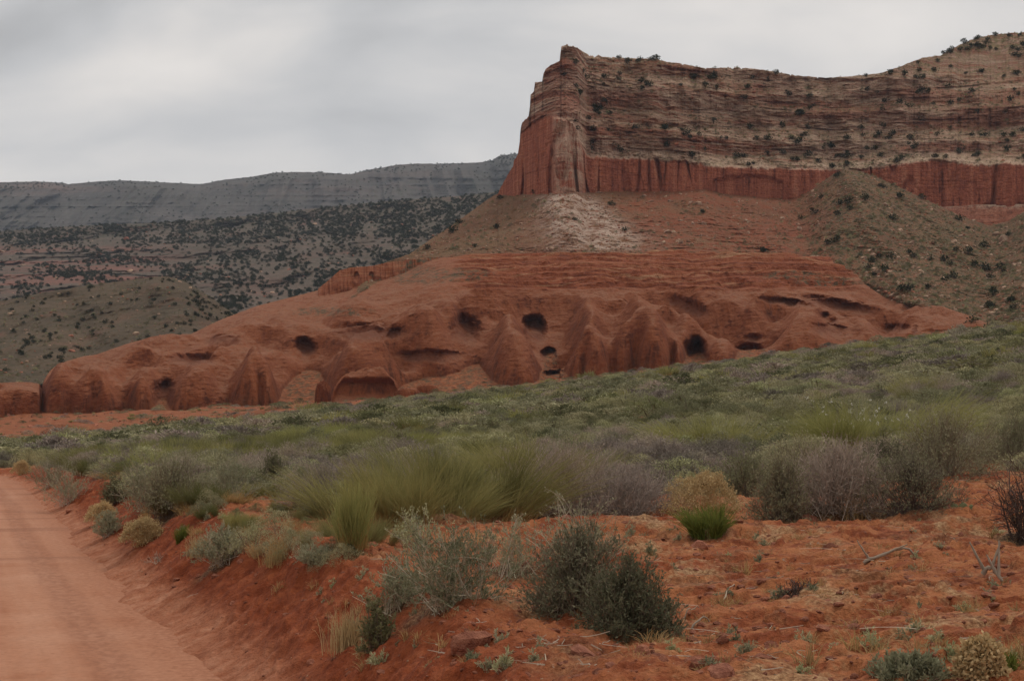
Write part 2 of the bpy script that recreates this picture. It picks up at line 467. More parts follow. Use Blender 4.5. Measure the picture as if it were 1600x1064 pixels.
M = dict(
    mesa=mat_mesa(), slick=mat_slick(), talus=mat_talus(), ground=mat_ground(), road=mat_road(),
    far=mat_hill('far_ridge_rock', (.048, .043, .041), (.088, .074, .066), (.13, .08, .066), .5),
    hill=mat_hill('juniper_slope_soil', (.068, .051, .038), (.112, .08, .06), (.17, .072, .052), 1.0),
    foot=mat_hill('foothill_soil', (.062, .043, .026), (.098, .066, .040), (.15, .066, .04), 1.6),
    sage=mat_leaf('sage_leaf', (.205, .192, .108), (.40, .375, .24)),
    salt=mat_leaf('saltbush_leaf', (.12, .115, .068), (.29, .275, .18)),
    olive=mat_leaf('dark_olive_leaf', (.11, .108, .055), (.225, .215, .125)),
    joint=mat_leaf('ephedra_stem', (.165, .158, .058), (.34, .31, .138), (.36, .225, .10), .25),
    purple=mat_leaf('blackbrush_twig', (.20, .158, .138), (.40, .33, .285), None, .15),
    pale=mat_leaf('winterfat_leaf', (.24, .232, .14), (.45, .43, .285)),
    green=mat_leaf('fresh_broom', (.10, .12, .028), (.19, .215, .055), None, .3, .15),
    straw=mat_leaf('dry_straw', (.32, .20, .09), (.52, .36, .18), None, .2, .2),
    tan=mat_leaf('dry_flower_head', (.40, .28, .14), (.62, .46, .25), None, .2, .15),
    fluff=mat_leaf('white_seed_fluff', (.62, .60, .54), (.75, .73, .68), None, .2, .05),
    dead=mat_leaf('dead_twig', (.075, .052, .045), (.15, .11, .095), None, .0, .2),
    wood=mat_leaf('bleached_wood', (.27, .21, .16), (.42, .34, .27), None, .0, .15),
    bark=mat_leaf('shrub_bark', (.13, .095, .07), (.24, .19, .145), None, .0, .2),
    palebark=mat_leaf('pale_bark', (.30, .25, .19), (.47, .40, .32), None, .0, .15),
    juniper=mat_leaf('juniper_foliage', (.022, .026, .016), (.058, .063, .036), None, .15, .3),
    cactus=mat_leaf('cactus_pad', (.13, .15, .075), (.2, .2, .11), None, .1, .1),
    boulder=mat_rock('boulder_rock', (.25, .14, .095), (.42, .30, .21)),
    redrock=mat_rock('red_boulder_rock', (.22, .08, .05), (.34, .14, .085)),
    stone=mat_rock('tan_stone', (.38, .24, .14), (.50, .36, .24), 20.0),
)
# ------------------------------------------------------------------ ground shape
EDGE = np.array([(-.45, -30), (-.5, 0), (-.75, 5), (-1.4, 9), (-2.2, 11.7), (-5.35, 19.4), (-8.9, 28.5), (-13.5, 40), (-18.4, 51.5), (-22.5, 55.2), (-30, 57.5), (-80, 62)], float)


def edge_sd(x, y):
    """signed distance to the road's edge (positive = off the road) and position along it"""
    best = np.full(x.shape, 1e9)
    sd = np.zeros(x.shape)
    al = np.zeros(x.shape)
    L = 0
    for (ax, ay), (bx, by) in zip(EDGE[:-1], EDGE[1:]):
        ux, uy = bx - ax, by - ay
        ln = math.hypot(ux, uy)
        tt = np.clip(((x - ax) * ux + (y - ay) * uy) / ln ** 2, 0, 1)
        qx, qy = x - ax - tt * ux, y - ay - tt * uy
        d2 = qx * qx + qy * qy
        s = np.sign(ux * qy - uy * qx)
        m = d2 < best
        best = np.where(m, d2, best)
        sd = np.where(m, -s * np.sqrt(d2), sd)
        al = np.where(m, L + tt * ln, al)
        L += ln
    return sd, al


G_PX = np.array([-700, 0, 200, 500, 800, 1100, 1350, 1600, 2300], float)
G_D = np.array([0, 20, 60, 150, 300, 420, 700, 1500, 8000], float)
_y = lambda y, d: (HOR - y) / FPX * d
G_Z = np.array([
    [-1.35, -1.45, -2.6, -5.0, -8.0, _y(640, 420) - 3, 0, 4, 4],
    [-1.35, -1.40, _y(731, 60), _y(706, 150), _y(688, 300), _y(645, 420), 8, 14, 14],
    [-1.35, -1.38, _y(718, 60), _y(693, 150), _y(672, 300), _y(638, 420), 12, 20, 20],
    [-1.35, -1.36, _y(700, 60), _y(664, 150), _y(643, 300), _y(630, 420), 15, 25, 25],
    [-1.35, -1.35, _y(682, 60), _y(640, 150), _y(615, 300), _y(602, 420), 25, 40, 40],
    [-1.32, -1.28, _y(652, 60), _y(604, 150), _y(580, 300), _y(567, 420), 32, 50, 50],
    [-1.28, -1.22, _y(632, 60), _y(577, 150), _y(548, 300), _y(535, 420), 38, 60, 60],
    [-1.2, -1.1, _y(612, 60), _y(551, 150), _y(520, 300), _y(504, 420), 46, 70, 70],
    [-1.0, -.9, _y(570, 60), _y(490, 150), _y(450, 300), _y(420, 420), 75, 90, 90]])


def ground_parts(x, y, detail=True):
    x = np.asarray(x, float)
    y = np.asarray(y, float)
    rho = np.hypot(x, y)
    az = np.arctan2(x, y)
    azc = np.clip(az, -.6, .6)
    D = rho * np.cos(azc)
    px = CX + FPX * np.tan(azc)
    zc = np.stack([np.interp(D, G_D, row) for row in G_Z])
    k = np.clip(np.searchsorted(G_PX, px) - 1, 0, len(G_PX) - 2)
    f = np.clip((px - G_PX[k]) / (G_PX[k + 1] - G_PX[k]), 0, 1)
    kk = k[None]
    z = np.take_along_axis(zc, kk, 0)[0] * (1 - f) + np.take_along_axis(zc, kk + 1, 0)[0] * f
    far = sstep(D, 20, 90)
    z = z + far * .35 * fbm(x / 14, y / 14, 0, 3) * np.clip(1.6 - D / 300, 0, 1)
    z = z + sstep(D, 290, 330) * (1 - sstep(D, 430, 520)) * 2.2 * fbm(x / 22, y / 16, 3, 4) * (1 - sstep(px, 500, 900))
    sd, al = edge_sd(x, y)
    near = 1 - sstep(D, 55, 75)
    wob = (.30 * fbm(x / 3.2, y / 3.2, 5, 3) + .16 * fbm(x / .7, y / .7, 6, 3)) * near
    s = sd + wob
    bank_w = 1.25 + .25 * pn(x / 3, y / 3, 9)
    rise = sstep(s, -.12, bank_w)
    rise = .75 * sstep(s, -.05, bank_w) ** 1.15 + .25 * sstep(s, -.6, .5)
    inside = (sd < 3) | (rho < 90)
    road_z = -.045
    hump = .20 * fbm(x / 2.6, y / 2.6, 1, 3) + .10 * fbm(x / .9, y / .9, 2, 3)
    zz = z + CZ
    top = zz + hump * near * sstep(s, .3, 2)
    out = np.where(inside, road_z + (top - road_z) * rise, top)
    if detail:
        bank = sstep(s, -.25, .25) * (1 - sstep(s, 1.3, 2.6)) * near
        clod = fbm(x / .42, y / .42, out / .3, 4, .6, ridged=True)
        clod2 = fbm(x / .11, y / .11, 8, 2, .6)
        amp = (.05 + .13 * bank) * near * sstep(s, -.35, .15)
        patch = .5 + .9 * np.clip(fbm(x / 2.5, y / 2.5, 7, 2), -.4, 1)
        out = out + .028 * near * sstep(s, .5, 1.2) * (1 - sstep(D, 26, 40)) * fbm(x / .19, y / .24, 15, 3, .6, ridged=True)
        out = out + amp * (clod - .15) * patch + .015 * near * clod2 * sstep(s, -.3, .2)
        # thin soil crusts broken into low steps on the bare flat to the right
        st = fbm(x / .8, y / .45, 11, 4, .55) * 3.2
        out = out + near * sstep(s, 1.6, 3.0) * (1 - sstep(D, 24, 34)) * .065 * (np.floor(st) + sstep(st - np.floor(st), .0, .14)) * .8
    return out, s, px, D, al


def gz(x, y):
    return ground_parts(np.atleast_1d(x), np.atleast_1d(y), False)[0]


def ground_at(px, py, d0=5.0, d1=430.0):
    """first place along the photo column px where the ground reaches row py"""
    d = np.exp(np.linspace(math.log(d0), math.log(d1), 500))
    x = (px - CX) / FPX * d
    z = gz(x, d)
    row = HOR - (z - CZ) / d * FPX
    hit = np.nonzero(row <= py)[0]
    i = hit[0] if len(hit) else len(d) - 1
    return float(x[i]), float(d[i]), float(z[i])


# where the larger shrubs stand: leaf litter and painted contact shade darken the soil under them (photo column, row, spread)
LITTER_SHADE = [(985, 1000, 170), (905, 962, 170), (715, 955, 220), (625, 950, 130), (588, 1018, 50), (640, 822, 230), (553, 868, 90), (735, 808, 170), (880, 808, 220), (985, 812, 170), (1100, 812, 110), (1110, 843, 80),
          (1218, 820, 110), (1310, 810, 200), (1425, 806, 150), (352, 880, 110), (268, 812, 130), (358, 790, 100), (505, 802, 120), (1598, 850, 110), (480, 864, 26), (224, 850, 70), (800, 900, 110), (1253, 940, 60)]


def build_ground():
    dense = np.linspace(-.425, .425, 1040)
    rest = np.linspace(.425, 2 * math.pi - .425, 62)[1:-1]
    th = np.concatenate([dense, rest, [dense[0] + 2 * math.pi]])
    rr = np.concatenate([[.02], np.linspace(1, 5.0, 40)[:-1], np.exp(np.linspace(math.log(5.0), math.log(60), 600))[:-1],
                         np.exp(np.linspace(math.log(60), math.log(480), 140))[:-1], np.exp(np.linspace(math.log(480), math.log(5000), 25))])
    T, R = np.meshgrid(th, rr)
    X, Y = R * np.sin(T), R * np.cos(T)
    Z, s, px, D, al = ground_parts(X, Y)
    # keep the sheet under the road
    road = sstep(-s, .0, .5) * (R < 95) * (Y > -40)
    Z = Z - .05 * road
    veg_n = fbm(X / 9, Y / 9, 0, 3)
    veg = sstep(D, 24, 48) * sstep(veg_n, -.6, -.1) * sstep(s, 2.5, 6)
    bare_start = cv(px, [(-200, 205), (0, 215), (300, 245), (500, 285), (650, 322), (900, 350), (1300, 372), (1700, 395)]) + 14 * fbm(X / 12, Y / 12, 5, 2)
    veg = veg * (1 - .75 * sstep(D, bare_start - 12, bare_start + 12))
    crust = sstep(s, .8, 2.0) * (1 - sstep(D, 60, 90))
    toe = sstep(s, .42, -.05) * (R < 95)
    deep = np.clip(sstep(s, -.2, .1) * (1 - sstep(s, .9, 1.6)) * (1 - sstep(D, 50, 60)) * .8 + sstep(fbm(X / 3.2, Y / 1.6, 20, 3), .12, .4) * (D < 60) * sstep(s, .8, 1.6) * .8, 0, 1)
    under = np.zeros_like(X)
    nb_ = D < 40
    for (lx, ly, lw_) in LITTER_SHADE:
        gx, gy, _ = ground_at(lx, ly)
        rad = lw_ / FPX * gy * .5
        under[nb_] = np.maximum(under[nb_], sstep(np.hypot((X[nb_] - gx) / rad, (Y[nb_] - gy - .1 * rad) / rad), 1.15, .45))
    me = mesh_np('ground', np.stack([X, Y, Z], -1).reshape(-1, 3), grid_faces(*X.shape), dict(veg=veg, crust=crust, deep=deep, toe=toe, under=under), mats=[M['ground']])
    tag(link('ground', me), kind='structure')


def build_road():
    # sheet from the right-hand edge across to the far side of the road
    seg = [np.array(EDGE[0])]
    pts = []
    for a, b in zip(EDGE[:-1], EDGE[1:]):
        n = max(2, int(np.hypot(*(b - a)) / .25))
        pts += [a + (b - a) * k / n for k in range(n)]
    pts = np.array(pts)
    ker = np.ones(15) / 15
    sm = np.stack([np.convolve(np.pad(pts[:, i], 7, 'edge'), ker, 'valid') for i in (0, 1)], -1)
    tg = np.gradient(sm, axis=0)
    tg /= np.linalg.norm(tg, axis=1, keepdims=True)
    nr = np.stack([tg[:, 1], -tg[:, 0]], -1)            # towards the bank
    across = np.concatenate([np.linspace(1.0, -2, 50), np.linspace(-2.1, -7.5, 45)])
    X = sm[:, None, 0] + nr[:, None, 0] * across
    Y = sm[:, None, 1] + nr[:, None, 1] * across
    al = np.concatenate([[0], np.cumsum(np.linalg.norm(np.diff(sm, axis=0), axis=1))])
    A = np.broadcast_to(across, X.shape)
    L = np.broadcast_to(al[:, None], X.shape)
    Z = -.012 + .012 * fbm(A * 1.1, L * .05, 0, 3) + .006 * fbm(A * .4, L * .8, 3, 3) - .03 * sstep(A, .2, 1.0) + .035 * np.clip(1 - ((A + 3.4) / 4) ** 2, 0, 1)
    edge = sstep(A, -1.1, .2)
    me = mesh_np('dirt_road', np.stack([X, Y, Z], -1).reshape(-1, 3), grid_faces(*X.shape), dict(across=A, along=L - 30, edge=edge), mats=[M['road']])
    tag(link('dirt_road', me), kind='structure')


build_ground()
build_road()

# ------------------------------------------------------------------ cliffs, slopes and slickrock: each a solid relief with its own distance
SURF = {}


def relief(name, px, PY, D, mat, attrs, back=((8, 0), (30, .5), (90, 3), (160, 25), (200, 80))):
    """rows run from the foot to the crest; the crest is carried back and down behind so the landform has a body"""
    p = P(px[None, :], PY, D)
    rows = [p]
    last = p[-1]
    for dy, dn in back:
        q = last.copy()
        q[:, 1] += dy
        q[:, 2] -= dn
        rows.append(q[None])
    V = np.concatenate(rows)
    ex = {}
    for k, a in attrs.items():
        a = np.broadcast_to(a, PY.shape)
        ex[k] = np.concatenate([a, np.repeat(a[-1:], len(back), 0)])
    me = mesh_np(name, V.reshape(-1, 3), grid_faces(*V.shape[:2]), ex, mats=[mat])
    o = tag(link(name, me), kind='structure')
    SURF[name] = dict(px=px, PY=PY, D=D, p=p)
    return o


# --- the mesa
KD = .722
DB = lambda px: KD * cv(px, [(770, 1010), (800, 965), (840, 925), (868, 903), (884, 900), (902, 905), (916, 928), (960, 940), (1000, 945), (1060, 950),
                              (1150, 968), (1300, 985), (1450, 975), (1600, 960), (1760, 945)])
MESA_TOP = [(774, 321), (777, 306), (783, 292), (790, 279), (797, 268), (802, 258), (804, 248), (809, 244), (810, 236), (812, 222), (813, 205), (816, 192), (822, 186),
            (826, 182), (828, 166), (829, 148), (834, 144), (836, 129), (847, 128), (849, 116), (853, 108), (860, 102), (868, 99), (876, 95), (877, 73), (884, 71), (893, 73), (903, 75),
            (909, 80), (918, 85), (928, 90), (935, 86), (940, 89), (950, 90), (980, 91), (1000, 92), (1025, 92), (1040, 97), (1060, 99), (1100, 107), (1150, 106), (1180, 108), (1215, 113), (1240, 118),
            (1290, 122), (1325, 120), (1375, 115), (1405, 105), (1440, 91), (1470, 87), (1485, 78), (1500, 70), (1525, 60), (1550, 55), (1580, 52), (1620, 50), (1680, 46), (1760, 60)]
CLIFF_TOP = [(770, 300), (800, 262), (812, 210), (830, 192), (850, 186), (872, 184), (890, 190), (902, 205), (910, 232), (920, 246), (960, 247), (1000, 247), (1080, 255), (1100, 259), (1200, 263),
             (1340, 266), (1400, 258), (1440, 252), (1480, 252), (1520, 258), (1600, 256), (1760, 252)]
CLIFF_FOOT = [(770, 324), (778, 318), (800, 314), (850, 309), (900, 306), (1000, 305), (1060, 305), (1100, 300), (1130, 310), (1200, 319), (1260, 318), (1340, 312), (1480, 322), (1600, 320), (1760, 312)]


def build_mesa():
    px = np.concatenate([np.linspace(774, 940, 420)[:-1], np.linspace(940, 1750, 900)])
    n = 460
    T = cv(px, MESA_TOP) + 1.8 * fbm(px / 9, 0, 3, 3) + 1.6 * np.round(1.6 * fbm(px / 7, 0, 9, 2))
    T = np.where(px < 830, T + 2.5 * fbm(px / 3, 0, 4, 2), T)
    bot = 352.0
    V = np.linspace(0, 1, n)[:, None]
    PY = bot + (T[None] - bot) * V
    PXG = np.broadcast_to(px[None], PY.shape)
    D0 = DB(px)[None]
    z = (HOR - PY) / FPX * D0
    Xw = (px[None] - CX) / FPX * D0
    ct = cv(px, CLIFF_TOP)[None] + 5.5 * fbm(px / 30, 0, 6, 3)[None] + 3.2 * fbm(px / 6, 0, 2, 2)[None]
    upper = sstep(PY, ct + 2, ct - 3)
    warp = 3.0 * fbm(Xw / 120, z / 60, 2, 3)
    zz = z + warp
    nst = 1.15 * fbm(zz / 9.5, Xw / 200, 5, 2, .5) + .35 * fbm(zz / 3.2, Xw / 30, 8, 3) + .35 * fbm(Xw / 20, z / 14, 9, 3)
    ledge = sstep(nst, -.22, .18)
    prow = sstep(PXG, 905, 868)
    rate = .05 + upper * (.05 + ledge * cv(px, [(774, .5), (850, .6), (880, 1.2), (930, 1.5), (1100, 1.75), (1400, 1.9), (1480, 2.4), (1760, 2.6)])[None])
    # the big shoulder at the far end is an even slope
    hill = sstep(PXG, 1390, 1470) * sstep(PY, 128, 112)
    rate = rate * (1 - hill) + hill * 1.9
    dzr = np.diff(z, axis=0, prepend=z[:1])
    D = D0 + np.cumsum(rate * np.clip(dzr, 0, None), axis=0)
    # relief
    cl = 1 - upper
    f = np.abs(pn(Xw / 8.5, z / 70, 3))
    f2 = np.abs(pn(Xw / 3.2, z / 40, 13))
    f3 = np.abs(pn(Xw / 19, z / 90, 23))
    panel = pn(np.floor(Xw / 8 + .5 * fbm(Xw / 12, z / 14, 24, 2)) * 5.3, np.floor(z / 13 + .3 * pn(Xw / 20, 0, 2)) * 3.1, 25)
    crack = (2.6 * (1 - sstep(f, 0, .10)) + 4.2 * (1 - sstep(f3, 0, .07)) + 1.1 * panel + .5 * fbm(Xw / 4, z / 5, 26, 3)) * sstep(fbm(Xw / 40, z / 60, 17, 2), -.25, .2)
    butt = 8.5 * fbm(Xw / 26, z / 220, 1, 4, .55)
    arch = np.zeros_like(D)
    for (cx, top, hw, dep) in ((1168, 270, 56, 2.2),):
        u = (PXG - cx) / hw
        m = sstep(1 - np.abs(u) ** 2.5, 0, .12) * sstep(PY + 5 * fbm(Xw / 9, 0, 3, 2), top + 10 * u * u, top + 9 + 10 * u * u)
        arch += dep * m
    D = D + cl * (crack * (1 - .8 * (arch > 1)) - butt * .7 + arch)
    gully = 13 * fbm(Xw / 36 + z / 90, z / 110, 21, 4) + 3.6 * fbm(Xw / 7, z / 6, 22, 4)
    tilt = fbm(Xw / 4.5, zz / 1.1, 31, 3)
    D = D + upper * (gully * (1 - .5 * hill) + 1.5 * tilt * (1 - hill))
    # dark recessed beds between the ledges
    rec = sstep(fbm(zz / 3.2, Xw / 60, 41, 3) + .3 * fbm(Xw / 14, z / 8, 42, 2), .14, .38)
    D = D + upper * (1 - hill) * (1.7 * rec + .8 * sstep(nst, -.1, -.5))
    bq = np.floor(Xw / 6 + 1.5 * fbm(Xw / 15, zz / 6, 51, 2)) * 3.7 + np.floor(zz / 4.2 + .5 * fbm(Xw / 40, 0, 52, 2)) * 11.3
    D = D + upper * (1 - hill) * (1 - ledge) * 1.2 * pn(bq, bq * .37, 3)
    # stacked blocks on the prow's left skyline
    blk = np.floor(zz / 5.0 + .6 * pn(Xw / 9, 0, 1))
    D = D + sstep(PXG, 880, 850) * upper * 1.6 * pn(blk * 7.3, Xw / 5, 2)
    D = D + .5 * fbm(Xw / 1.5, z / 1.5, 6, 3)
    wall = cl
    pale = np.clip(sstep(PY, ct - 22, ct - 4) * sstep(PY, ct + 4, ct - 1) * sstep(PXG, 915, 940) * (.75 + .5 * fbm(Xw / 18, 0, 7, 2)), 0, 1)
    streak = sstep(PXG, 858, 873) * sstep(PXG, 921, 903) * sstep(PY, 318, 285) * sstep(PY, 160, 190)
    pale = np.clip(pale + streak * .8 + (PXG < 850) * sstep(PY, 150, 132) * .6, 0, 1)
    veg = np.clip(upper * (.2 + .8 * ledge) * sstep(PXG, 890, 1000) * (.75 + .25 * hill), 0, 1) * .75 + .5 * hill
    relief('mesa', px, PY, D, M['mesa'], dict(wall=wall, pale=pale, veg=veg), back=((4, .5), (12, 0), (40, 2), (110, 5), (190, 50), (220, 150)))
    SURF['mesa'].update(upper=upper, ledge=ledge, hill=hill)


build_mesa()

# --- rubble apron below the cliffs and the big cone in front of them
TAL_TOP = [(540, 470), (575, 432), (600, 411), (640, 397), (660, 383), (680, 369), (700, 357), (720, 342), (740, 328), (760, 313), (776, 303), (800, 304), (850, 300), (900, 297), (1000, 296), (1060, 296), (1100, 292),
           (1130, 301), (1200, 309), (1235, 310), (1262, 301), (1285, 284), (1305, 271), (1322, 264), (1345, 268), (1370, 277), (1400, 290), (1450, 314), (1500, 337), (1545, 353), (1575, 346), (1600, 331),
           (1640, 318), (1700, 305), (1770, 290)]


def tal_dtop(px):
    d = DB(px) + 6
    d = np.where(px < 778, cv(px, [(540, 520), (600, 560), (778, 735)]), d)
    cone = sstep(px, 1225, 1300)
    return d - cone * cv(px, [(1225, 0), (1300, 34), (1322, 40), (1500, 70), (1560, 60), (1600, 75), (1770, 90)])


def build_talus():
    px = np.linspace(545, 1765, 1150)
    n = 330
    T = cv(px, TAL_TOP) + 1.2 * fbm(px / 7, 0, 3, 3)
    yb = cv(px, [(545, 470), (600, 440), (740, 416), (1000, 412), (1200, 416), (1300, 425), (1340, 452), (1400, 484), (1480, 502), (1540, 522), (1620, 520), (1765, 512)])
    db = cv(px, [(545, 505), (600, 540), (740, 538), (1000, 540), (1200, 538), (1300, 530), (1340, 505), (1400, 475), (1480, 440), (1540, 412), (1620, 402), (1765, 398)])
    dt = tal_dtop(px)
    v = np.linspace(0, 1, n)[:, None]
    PY = yb + (T - yb) * v
    PXG = np.broadcast_to(px[None], PY.shape)
    D = db + (dt - db) * (.35 * v + .65 * v ** 1.35)
    Xw = (PXG - CX) / FPX * D
    Zw = (HOR - PY) / FPX * D
    ends = sstep(v, 0, .1) * sstep(v, 1.0, .86)
    rid = fbm(Xw / 30, D / 80, 4, 4)
    # ribs and runnels down the slope, a fan under the prow
    rel = -9 * rid + 4.5 * fbm(Xw / 9, D / 14, 6, 4) + 1.8 * fbm(Xw / 2.4, D / 2.4, 7, 3)
    tb = sstep(PXG, 930, 1010) * sstep(PXG, 1270, 1220) * sstep(PY, 330, 350)
    zt = Zw / 3.2 + .8 * fbm(Xw / 24, D / 24, 31, 3)
    rel += tb * 1.5 * sstep(np.abs(zt - np.floor(zt) - .5), .05, .4) * sstep(fbm(Xw / 20, Zw / 5, 33, 3), -.15, .15)
    rel += -9 * np.exp(-((PXG - 872 - (PY - 310) * .35) / 26) ** 2) * sstep(v, .1, .5)
    rel += -13 * np.exp(-((PXG - (1322 + (PY - 264) * .50)) / (14 + (PY - 264) * .1)) ** 2) + 8 * np.exp(-((PXG - (1395 + (PY - 290) * .75)) / 24) ** 2)
    rel += -10 * np.exp(-((PXG - (1180 + (PY - 320) * .25)) / 36) ** 2) * sstep(v, .1, .4)
    rel += 8 * np.exp(-((PXG - (1245 + (PY - 320) * .2)) / 20) ** 2)
    D = D + rel * ends
    pale = np.exp(-((PXG - (885 + (PY - 310) * .72)) / (34 + (PY - 306) * .38)) ** 2) * sstep(PY, 402, 372) * sstep(PY, 296, 312)
    pale = np.clip(pale * 2.2, 0, 1)
    redn = fbm(Xw / 26, D / 30, 9, 3)
    red = np.clip(.6 * tb + sstep(PXG, 900, 1010) * sstep(PXG, 1330, 1150) * (.75 + redn) + sstep(v, .3, .0) * .8 * sstep(PXG, 1500, 1300) + .35 * sstep(redn, .1, .4) + np.exp(-((PXG - 1260) / 40) ** 2) * .4, 0, 1)
    red = red * (1 - .85 * pale)
    cone = sstep(PXG, 1215, 1330)
    veg = np.clip(.25 + .3 * sstep(PXG, 830, 760) + cone * .75 + .35 * fbm(Xw / 18, D / 25, 14, 3), 0, 1) * (1 - pale) * (1 - .45 * red)
    relief('talus_slope', px, PY, D, M['talus'], dict(pale=pale, red=red, veg=veg), back=((3, .3), (6, 2), (15, 12), (30, 60)))
    # small outcrop of banded rock seen in the notch between two rubble slopes
    px = np.linspace(1440, 1640, 260)
    v = np.linspace(0, 1, 120)[:, None]
    PY = 372 + (cv(px, [(1440, 326), (1480, 323), (1530, 320), (1590, 319), (1640, 322)]) - 372) * v
    D = DB(px)[None] - 22 + 14 * v + 1.2 * np.floor(v * 7) + 1.6 * fbm(px[None] / 22, v * 6, 3, 3)
    relief('banded_outcrop', px, PY, D, M['mesa'], dict(wall=np.full(PY.shape, .75), pale=sstep(np.broadcast_to(PY, PY.shape), 330, 322) * .9, veg=0 * PY), back=((6, 1), (14, 4), (20, 40)))


build_talus()

# --- the slickrock dome with its alcoves, caves, spurs and knobs
SLICK_TOP = [(-90, 601), (0, 597), (40, 594), (64, 590), (68, 576), (85, 568), (104, 562), (130, 556), (150, 553), (165, 548), (200, 536), (222, 530), (245, 531), (270, 530), (300, 521), (340, 501), (400, 478), (450, 465),
             (500, 452), (560, 438), (600, 429), (640, 418), (665, 408), (690, 402), (740, 399), (850, 396), (1000, 393), (1100, 393), (1180, 393), (1240, 397), (1300, 404), (1335, 425), (1350, 441),
             (1380, 462), (1420, 472), (1470, 478), (1510, 490), (1545, 504)]
SLICK_BOT = [(-90, 626), (0, 627), (65, 640), (100, 640), (200, 636), (265, 634), (330, 630), (430, 627), (520, 632), (590, 622), (640, 612), (700, 600), (760, 597), (850, 598), (930, 589), (1000, 581), (1100, 568), (1200, 553), (1300, 541),
             (1400, 526), (1470, 516), (1545, 508)]


SLICK_OUT = [(40, 60), (60, 34), (64, 6), (72, 1), (95, 0), (108, 3), (116, 1), (134, 0), (148, 3.5), (156, 1), (172, 1), (186, 5), (196, 9), (206, 3), (222, 0), (236, 3), (243, 9), (248, 15), (258, 15), (265, 6), (274, 1), (290, -1), (312, 0),
             (336, 2), (352, 6), (357, 10), (364, 4), (378, 0), (394, -2), (404, -1), (407, 4), (411, -1), (424, 0), (434, 6), (441, 24), (455, 40), (480, 52), (500, 50), (508, 36), (512, 14), (517, 3), (535, 0), (560, 0),
             (590, 4), (606, 9), (618, 16), (640, 24), (668, 27), (690, 25), (712, 27), (735, 36), (748, 38), (756, 27), (768, 14), (785, 4), (802, 0), (818, -2), (834, 1), (842, 8), (847, 24), (853, 44), (866, 50), (876, 36), (882, 15),
             (890, 5), (904, 1), (910, 4), (918, 0), (940, -1), (950, 2), (955, 9), (962, 6), (975, 4), (988, 7), (993, 9), (1000, 3), (1015, 0), (1036, 0), (1045, 4), (1050, 10), (1055, 4), (1062, 3), (1068, 8), (1073, 18), (1088, 24), (1100, 16),
             (1107, 5), (1120, 0), (1136, -2), (1146, 2), (1153, 14), (1162, 24), (1182, 25), (1194, 14), (1212, 5), (1245, 0), (1275, 0), (1300, 2), (1312, 7), (1320, 9), (1340, 5), (1375, 3), (1388, 4), (1396, 7), (1412, 2), (1428, 1), (1435, 8),
             (1446, 10), (1480, 6), (1510, 4), (1548, 3)]


